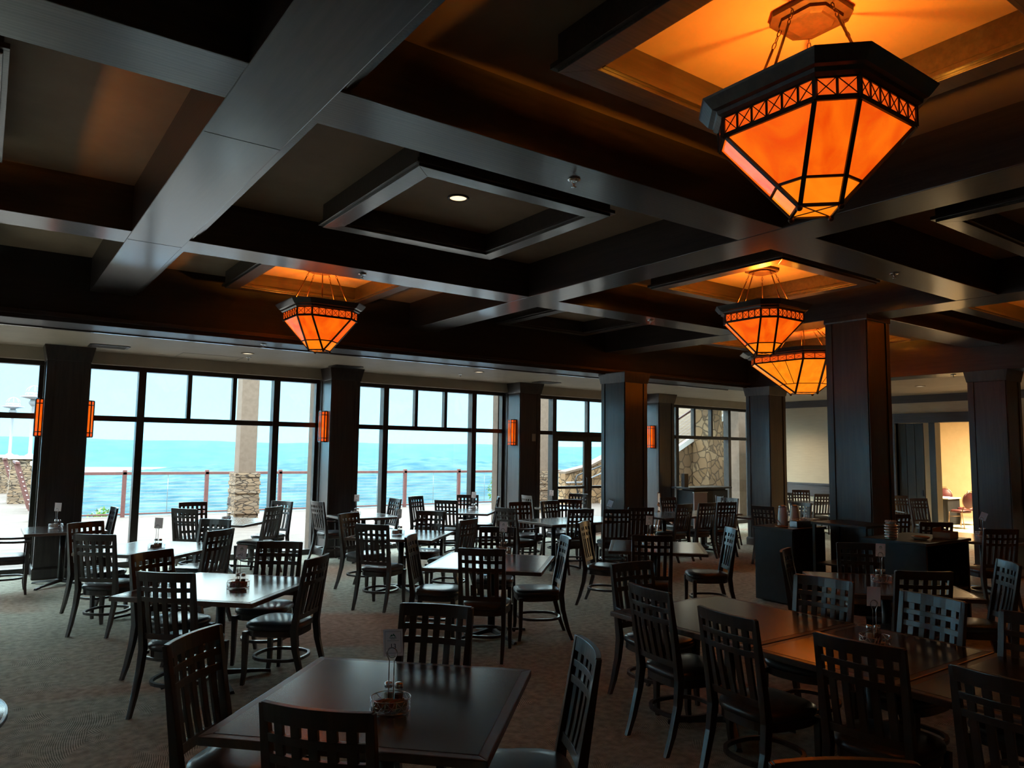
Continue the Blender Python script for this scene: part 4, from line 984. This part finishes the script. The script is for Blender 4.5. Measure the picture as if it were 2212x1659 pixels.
# ------------------------------------------------------------------ far room
t = thing('banquet_table', 'banquet table with black pleated skirt and white top in the lit far room', 'table', (22.5, 10.78, 0))
g = MB(); secs = []
nn = 96
def rrect(hx, hy, n, amp):
    P = []
    for i in range(n):
        f = i/n*4; sgm = int(f); u = f-sgm; a = amp*math.sin(i*PI/1.5)
        if sgm == 0: p = (-hx+2*hx*u, -hy-a)
        elif sgm == 1: p = (hx+a, -hy+2*hy*u)
        elif sgm == 2: p = (hx-2*hx*u, hy+a)
        else: p = (-hx-a, hy-2*hy*u)
        P.append(p)
    return P
g.strip([[(*p, .02) for p in rrect(.37, .9, nn, .02)], [(*p, .72) for p in rrect(.36, .89, nn, .008)]]); g.build('skirt', M['skirt'], t)
g = MB(); g.box(-.38, .38, -.92, .92, .72, .755); g.build('tabletop', M['linen'], t, .008)
for k, (x, y) in enumerate(((22.4, 10.1), (22.45, 10.7))):
    g = MB(); g.box(-.16, .16, -.12, .12, 0, .01); g.box(-.1, .14, -.1, .1, .01, .022); o = g.build('folded_menu', M['white']); o.location = (x, y, .757); o.rotation_euler = (0, 0, .4*k); tag(o, 'white folded papers on the banquet table, '+('nearer' if k == 0 else 'farther')+' pile', 'papers')
def banquet_chair(x, y, face, lab):
    t = thing('banquet_chair', lab, 'chair', (x, y, 0), math.radians(face-90), 'maroon banquet chairs in the far room')
    def oval(k, z0, zc=.78, n=28): return None
    g = MB(); secs = []
    for d, kk in ((.0, .9), (-.02, 1.0), (-.045, 1.0), (-.06, .9)):
        ring = []
        for i in range(28):
            a = 2*PI*i/28; x_ = .20*kk*math.cos(a); z_ = .75+.21*kk*math.sin(a); ring.append((x_, .03+d-.12*(z_-.5)+.05, z_))
        secs.append(ring)
    g.strip(secs, True); bk = g.build('backrest', M['red'], t)
    g = MB(); g.tube([(.205*math.cos(a), .05-.12*((.75+.22*math.sin(a))-.5), .75+.22*math.sin(a)) for a in [2*PI*i/28 for i in range(28)]], .011, 6, True)
    g.tube([(-.09, -.02, .955), (-.06, -.03, 1.0), (.06, -.03, 1.0), (.09, -.02, .955)], .012, 6); g.build('back_frame', M['gold'], t)
    def ring(k, z): return [(.22*k*math.cos(2*PI*i/28)*(abs(math.cos(2*PI*i/28))**3+abs(math.sin(2*PI*i/28))**3)**(-1/3), .28+.22*k*math.sin(2*PI*i/28)*(abs(math.cos(2*PI*i/28))**3+abs(math.sin(2*PI*i/28))**3)**(-1/3), z) for i in range(28)]
    g = MB(); g.strip([ring(.9, .41), ring(1, .43), ring(1, .46), ring(.85, .485), ring(.3, .49)], True); g.build('seat', M['red'], t)
    for s in (-1, 1):
        g = MB(); g.tube([(s*.2, .46, .42), (s*.21, .49, 0)], .012, 8); g.build('leg', M['gold'], t)
        g = MB(); g.tube([(s*.16, .04, .58), (s*.19, .07, .42), (s*.21, -.02, 0)], .012, 8); g.build('leg', M['gold'], t)
    g = MB(); g.tube([(-.205, .47, .3), (.205, .47, .3)], .008); g.build('stretcher', M['gold'], t)
banquet_chair(23.6, 10.62, 195, 'maroon banquet chair behind the banquet table, at its left')
banquet_chair(21.55, 9.08, 70, 'maroon banquet chair seen from the side before the banquet table')
banquet_chair(22.95, 9.45, 125, 'maroon banquet chair cut by the aisle column, right of the banquet table')
t = thing('ceiling_light', 'flat warm ceiling light in the far room', 'ceiling light', (22.3, 8.6, 3.3))
g = MB(); g.box(-.6, .6, -.6, .6, -.04, -.001); g.build('diffuser', emis('warm_diffuser', (1, .72, .42), 2.0), t)
l = bpy.data.lights.new('far_room_light', 'AREA'); l.shape = 'SQUARE'; l.size = 1.1; l.energy = 620; l.color = (1, .78, .48); lo = bpy.data.objects.new('far_room_light', l); COL.objects.link(lo); lo.parent = t; lo.location = (0, 0, -.06)

# ------------------------------------------------------------------ outside: terrace
mb = MB(); mb.box(-30, 32, 13.34, 23.0, -.3, -.02); mb.box(-30, -8.3, -12, 13.34, -.3, -.02); mb.box(-30, 1.6, 23, 40, -.3, -.02); struct('terrace', mb, M['deck'], 'sun bleached terrace floor outside the windows')
for x, l in zip(WX, ('stucco pilaster outside, beyond the left edge', 'tan stucco pilaster outside, far left column', 'tan stucco pilaster outside, first window column', 'tan stucco pilaster outside, second window column', 'tan stucco pilaster outside, column by the glass doors', 'tan stucco pilaster outside, behind the hostess counter')):
    mb = MB(); mb.box(x-.30, x+.30, 13.36, 13.56, -.02, 4.6); struct('pilaster', mb, M['stucco'], l)
def porch_post(x, lab):
    t = thing('porch_post', lab, 'post', (x, 19.0, -.02), 0, 'stone footed terrace posts')
    g = MB(); 
    for k in range(13):
        z = .1*k; e = .30+.012*math.sin(k*2.7+x); g.box(-e, e, -e+.01*math.sin(k*1.3), e, z, z+.098)
    g.build('stone_base', M['ledge'], t, .006)
    g = MB(); g.box(-.21, .21, -.21, .21, 1.3, 4.1); g.build('shaft', M['stucco'], t, .01)
porch_post(5.38, 'stone footed tan terrace post outside the second bay'); porch_post(14.68, 'stone footed tan post seen through the pane left of the glass doors'); porch_post(-3.9, 'stone footed tan post beyond the left edge')
# railing
rl = thing('terrace_railing', 'red brown cable railing along the terrace edge', 'railing', (10.3, 22.6, -.02))
g = MB(); g.box(-9.0, 9.5, -.05, .05, 1.14, 1.22); g.build('top_rail', M['rail'], rl, .006)
g = MB(); g.box(-9.0, 9.5, -.03, .03, .06, .10); g.build('bottom_rail', M['rail'], rl)
for k in range(9):
    x = -7.1+k*2.13; g = MB(); g.box(x-.05, x+.05, -.05, .05, 0, 1.27); g.build('post', M['rail'], rl, .004)
for k in range(10): g = MB(); g.tube([(-9.0, 0, .17+k*.095), (9.5, 0, .17+k*.095)], .004, 5); g.build('cable', M['cable'], rl)
for k in range(8): x = -6.0+k*2.13; g = MB(); g.tube([(x, 0, .1), (x, 0, 1.14)], .006, 5); g.build('cable_spacer', M['cable'], rl)
# stone pillars with ship style lamps
def pillar(x, y, hw, h, lab):
    t = thing('stone_pillar', lab, 'pillar', (x, y, -.02), 0, 'stone pillars at the left end of the terrace')
    g = MB()
    n = int((h-.1)/.12)
    for k in range(n): e = hw+.012*math.sin(k*2.1+x*3)+(n-k)*.004; g.box(-e, e, -e, e, k*(h-.1)/n, (k+1)*(h-.1)/n-.003)
    g.build('stone_body', M['ledge'], t, .008)
    g = MB(); g.box(-hw-.1, hw+.1, -hw-.1, hw+.1, h-.1, h); g.build('cap', M['steps'], t, .012)
pillar(1.22, 29.6, .42, 1.55, 'stone pillar carrying the taller looking lamp'); pillar(.55, 36.2, .55, 1.5, 'farther stone pillar carrying the smaller lamp'); pillar(1.32, 22.4, .2, 1.5, 'slim stone pillar where the cable railing starts')
def lamp_post(x, y, z, H, lab):
    t = thing('lamp_post', lab, 'lamp post', (x, y, z), 0, 'grey terrace lamp posts')
    g = MB(); g.lathe([(.14, 0), (.14, .03), (.08, .06), (.055, .10), (.05, H-.35), (.06, H-.33)], 20); g.build('pole', M['lampgrey'], t)
    g = MB(); g.lathe([(.06, H-.33), (.13, H-.25), (.15, H-.18), (.10, H-.12), (.10, H-.08)], 20); g.build('collar', M['lampgrey'], t)
    g = MB(); g.lathe([(.10, H-.09), (.40, H-.02), (.38, H+.0), (.12, H+.05), (.001, H+.06)], 28); g.build('shade', M['shade'], t)
    g = MB(); R = .24
    for k in range(4):
        a = PI*k/4; g.tube([(R*math.cos(a)*math.cos(b_), R*math.sin(a)*math.cos(b_), H+.12+R*1.05*math.sin(b_)) for b_ in [PI*i/12 for i in range(13)]], .008, 5)
        for s in (-1, 1): g.tube([(s*R*math.cos(a), s*R*math.sin(a), H), (s*R*math.cos(a), s*R*math.sin(a), H+.12)], .008, 5)
    g.tube([(R*math.cos(2*PI*i/24), R*math.sin(2*PI*i/24), H+.12) for i in range(24)], .008, 5, True); g.build('cage', M['steel'], t)
lamp_post(1.30, 29.45, 1.531, 1.98, 'taller looking grey caged lamp on the nearer stone pillar'); lamp_post(.90, 35.9, 1.481, 1.95, 'smaller looking grey caged lamp on the farther stone pillar')
for k, (x, y, lab) in enumerate(((1.25, 25.9, 'leaning red brown railing panel between the slim and the nearer lamp pillar'), (1.10, 32.6, 'leaning red brown railing panel between the two lamp pillars'))):
    t = thing('railing_panel', lab, 'railing', (x, y, -.02), 0, 'leaning railing panels at the left')
    for s in (-1, 0, 1): g = MB(); g.bar((.0, s*.9, 0), (-.42, s*.9, 1.4), .08, .10); g.build('post', M['rail'], t)
    g = MB(); g.bar((-.43, -1.2, 1.42), (-.43, 1.2, 1.42), .1, .06); g.build('top_rail', M['rail'], t)
    for q in range(9): f = .1+q*.09; g = MB(); g.bar((-.42*f, -1.2, 1.4*f), (-.42*f, 1.2, 1.4*f), .03, .015); g.build('slat', M['linen'], t)
# flagstone stair wall beyond the glass doors
t = thing('stair_wall', 'sunlit flagstone stair wall rising to the right beyond the glass doors', 'wall', (20.0, 21.4, -.02)); tag(t, kind='structure')
g = MB(); g.prism([(-2.4, 0), (6, 0), (6, 4.4), (1.6, 2.6), (-.2, 1.75), (-1.2, 1.35), (-2.4, 1.12)], -.2, .2, Matrix(((1, 0, 0, 0), (0, 0, -1, 0), (0, 1, 0, 0), (0, 0, 0, 1)))); g.build('stone_face', M['flag'], t)
g = MB(); P = [(-2.4, 1.12), (-1.2, 1.35), (-.2, 1.75), (1.6, 2.6), (6, 4.4)]
for a, b_ in zip(P, P[1:]): g.bar((a[0], 0, a[1]+.04), (b_[0], 0, b_[1]+.04), .48, .08)
g.build('coping', M['stucco'], t)
g = MB(); g.tube([(-2.4, -.28, .8), (-1.7, -.28, .8), (.0, -.28, 1.35), (3, -.28, 2.7)], .03, 8); g.build('handrail', M['lampgrey'], t)
t = thing('handrail', 'dark curved handrail outside the glass doors', 'handrail', (18.3, 21.0, -.02))
g = MB(); g.tube([(-.1, 0, 0), (-.3, 0, .6), (-.38, 0, .85), (-.3, 0, 1.05), (-.1, 0, 1.12), (1.2, 0, 1.5)], .03, 8); g.build('rail', M['black'], t)
t = thing('stone_steps', 'pale stone steps beyond the right glass door', 'steps', (19.0, 18.9, -.02))
for k in range(4): g = MB(); g.box(-.1+k*.35, 3.0, -.45, 1.8, k*.16, (k+1)*.16); g.build('step', M['steps'], t, .008)
# building wall with outdoor stairs outside the last bay
MXZ = Matrix(((1, 0, 0, 0), (0, 0, -1, 0), (0, 1, 0, 0), (0, 0, 0, 1)))
t = thing('stone_house_wall', 'shaded flagstone wall and pier under the outdoor stair, last bay', 'wall', (19.2, 17.3, -.02)); tag(t, kind='structure')
g = MB(); g.prism([(0, 0), (6, 0), (6, 4.8), (0, 1.93)], -.3, 0, MXZ); g.build('stone_face', M['flag'], t)
g = MB(); g.box(.85, 1.55, -.75, -.05, 0, 5.0); g.build('stone_pier', M['flag'], t)
t = thing('outdoor_stair', 'white edged outdoor stair climbing behind the stone pier', 'stair', (19.2, 17.25, -.02))
g = MB(); g.prism([(-.3, 1.80), (6, 4.83), (6, 5.02), (-.3, 1.99)], -.06, .06, MXZ); g.build('stringer', M['white'], t)
g = MB(); g.prism([(-.3, 2.86), (6, 5.9), (6, 5.97), (-.3, 2.93)], -.03, .03, MXZ); g.build('handrail', M['rail'], t)
for k in range(5): x = .05+k*1.35; z = 1.98+x*.481; g = MB(); g.box(x-.04, x+.04, -.03, .03, z-.05, z+1.0); g.build('baluster_post', M['rail'], t)
for k in range(8): g = MB(); h = .12+k*.11; g.bar((-.3, 0, 1.87+h), (6, 0, 4.9+h), .012, .012); g.build('rail_bar', M['cable'], t)
g = MB(); g.box(-.3, .0, -.05, .35, 0, 1.85); g.build('stair_pier', M['flag'], t)
mb = MB(); mb.box(22.2, 34, 20.3, 20.6, -.02, 8.0); struct('wall_siding', mb, M['siding'], 'sunlit cream boarded wall behind the outdoor stair')
g = MB(); g.box(18.72, 19.45, 14.3, 14.8, -.02, 5.0); struct('wall_outside', g, M['stucco'], 'tan stucco wall piece right of the last window bay')
mb = MB(); mb.box(16.6, 29, 13.4, 18.2, 5.0, 5.3); mb.box(28.6, 29, 13.5, 18.2, -.02, 5.0); struct('added_shade_roof', mb, M['stucco'], 'unseen roof added to shade the stone wall outside the last bay')  # out of view, added to keep the sun off the stone wall
# shrubs at the terrace edge
def shrub(x, y, z, r, n, lab, seed):
    rnd = random.Random(seed); g = MB()
    for _ in range(n):
        d = Vector((rnd.gauss(0, 1), rnd.gauss(0, 1), rnd.gauss(0, 1))).normalized()*r*rnd.uniform(.3, 1); c = d; s_ = rnd.uniform(.03, .06)
        a = Vector((rnd.gauss(0, 1), rnd.gauss(0, 1), rnd.gauss(0, 1))).normalized(); b_ = a.cross(Vector((rnd.random(), rnd.random(), 1))).normalized()
        g.add([tuple(c-a*s_*1.6), tuple(c+b_*s_*.6), tuple(c+a*s_*1.6), tuple(c-b_*s_*.6)], [(0, 1, 2, 3)])
    t = thing('shrub', lab, 'shrub', (x, y, z)); g.build('foliage', M['leafm'], t)
    g = MB(); g.tube([(0, 0, -r-.4), (0, 0, r*.4)], .02, 6); g.build('stem', M['oak'], t)
shrub(17.0, 24.2, .35, .75, 900, 'bright green shrub past the railing, left of the third window column', 3)
shrub(2.75, 23.3, -.15, .35, 300, 'small green tuft at the foot of the railing on the left', 5)

# ------------------------------------------------------------------ lake country far below
HZ = -25.0
M['forest'] = vary('forest', (.014, .032, .034), (.055, .085, .075), (.10, .10, .10), .95, .6, 8, 'World', bdist=1.5, spec=.05)
M['forest_far'] = vary('far_forest', (.020, .036, .034), (.036, .058, .050), (.03, .03, .03), .95, .5, 8, 'World', bdist=3, spec=.05)
M['lake'] = plain('lake_water', (.05, .10, .17), .3)
mb = MB(); mb.add([(-3000, 30, HZ), (3500, 30, HZ), (3500, 3500, HZ), (-3000, 3500, HZ)], [(0, 1, 2, 3)]); struct('lake', mb, M['lake'], 'pale blue lake below the terrace')
def hash_n(x, y, s):
    v = 0; a = 1; f = 1
    for o in range(5):
        v += a*math.sin(x*f*s+1.7*o+2.1*math.sin(y*f*s*.7+o))*math.cos(y*f*s*.9+o*2.3+1.3*math.sin(x*f*s*.6)); a *= .5; f *= 2.03
    return v
def terrain(name, lab, mat, a0, a1, na, r0_, r1_, nr, hf, kind='structure'):
    g = MB(); v = []
    for j in range(nr+1):
        r = r0_+(r1_-r0_)*j/nr
        for i in range(na+1):
            a = math.radians(a0+(a1-a0)*i/na); x = r*math.sin(a); y = r*math.cos(a); v.append((x, y, hf(math.degrees(a), j/nr, x, y)))
    f = [(j*(na+1)+i, j*(na+1)+i+1, (j+1)*(na+1)+i+1, (j+1)*(na+1)+i) for j in range(nr) for i in range(na)]
    g.add(v, f, True); o = g.build(name, mat); return tag(o, lab, None, None, kind)
def far_h(a, t, x, y):
    top = 13.5+1.2*math.sin(a*.23+1)+.8*math.sin(a*.61)+.3*hash_n(x, y, .01)
    s = min(1, t*1.6); return HZ-1+(top-HZ+1)*(s*s*(3-2*s))*(1 if t < .7 else 1-(t-.7)*.5)+.5*hash_n(x, y, .03)*s
terrain('hills', 'long wooded ridge across the lake, pale blue with distance', M['forest_far'], -25, 75, 260, 1050, 1700, 22, far_h)
def near_h(a, t, x, y):
    rise = 1/(1+math.exp(-(a-13)/4.0)); top = -15.5+11.5*rise+1.0*math.sin(a*.7)-4.5*math.exp(-((a-1.5)/3)**2)
    s = math.sin(PI*min(1, t*1.15)) if t < .87 else 0
    return HZ-.6+(top-HZ)*max(0, s)**.6+ (1.0*hash_n(x, y, .05)+.5*abs(hash_n(x, y, .25)))*max(0, s)
terrain('forest', 'wooded peninsula below the terrace, reaching into the lake', M['forest'], -25, 70, 420, 300, 720, 60, near_h, 'stuff')
# the hazy air over the valley
hz = bpy.data.materials.new('valley_haze'); hz.use_nodes = True; nt = hz.node_tree; nt.nodes.clear()
ho = N(nt, 'ShaderNodeOutputMaterial'); hv = N(nt, 'ShaderNodeVolumeScatter'); hv.inputs['Color'].default_value = (.022, .190, .37, 1); hv.inputs['Density'].default_value = .0013; hv.inputs['Anisotropy'].default_value = .0
nt.links.new(hv.outputs[0], ho.inputs['Volume'])
mb = MB(); mb.box(-1800, 2600, 60, 2400, HZ-2, 60); hzo = mb.build('haze', hz); tag(hzo, 'pale blue haze lying over the lake valley', None, None, 'stuff')
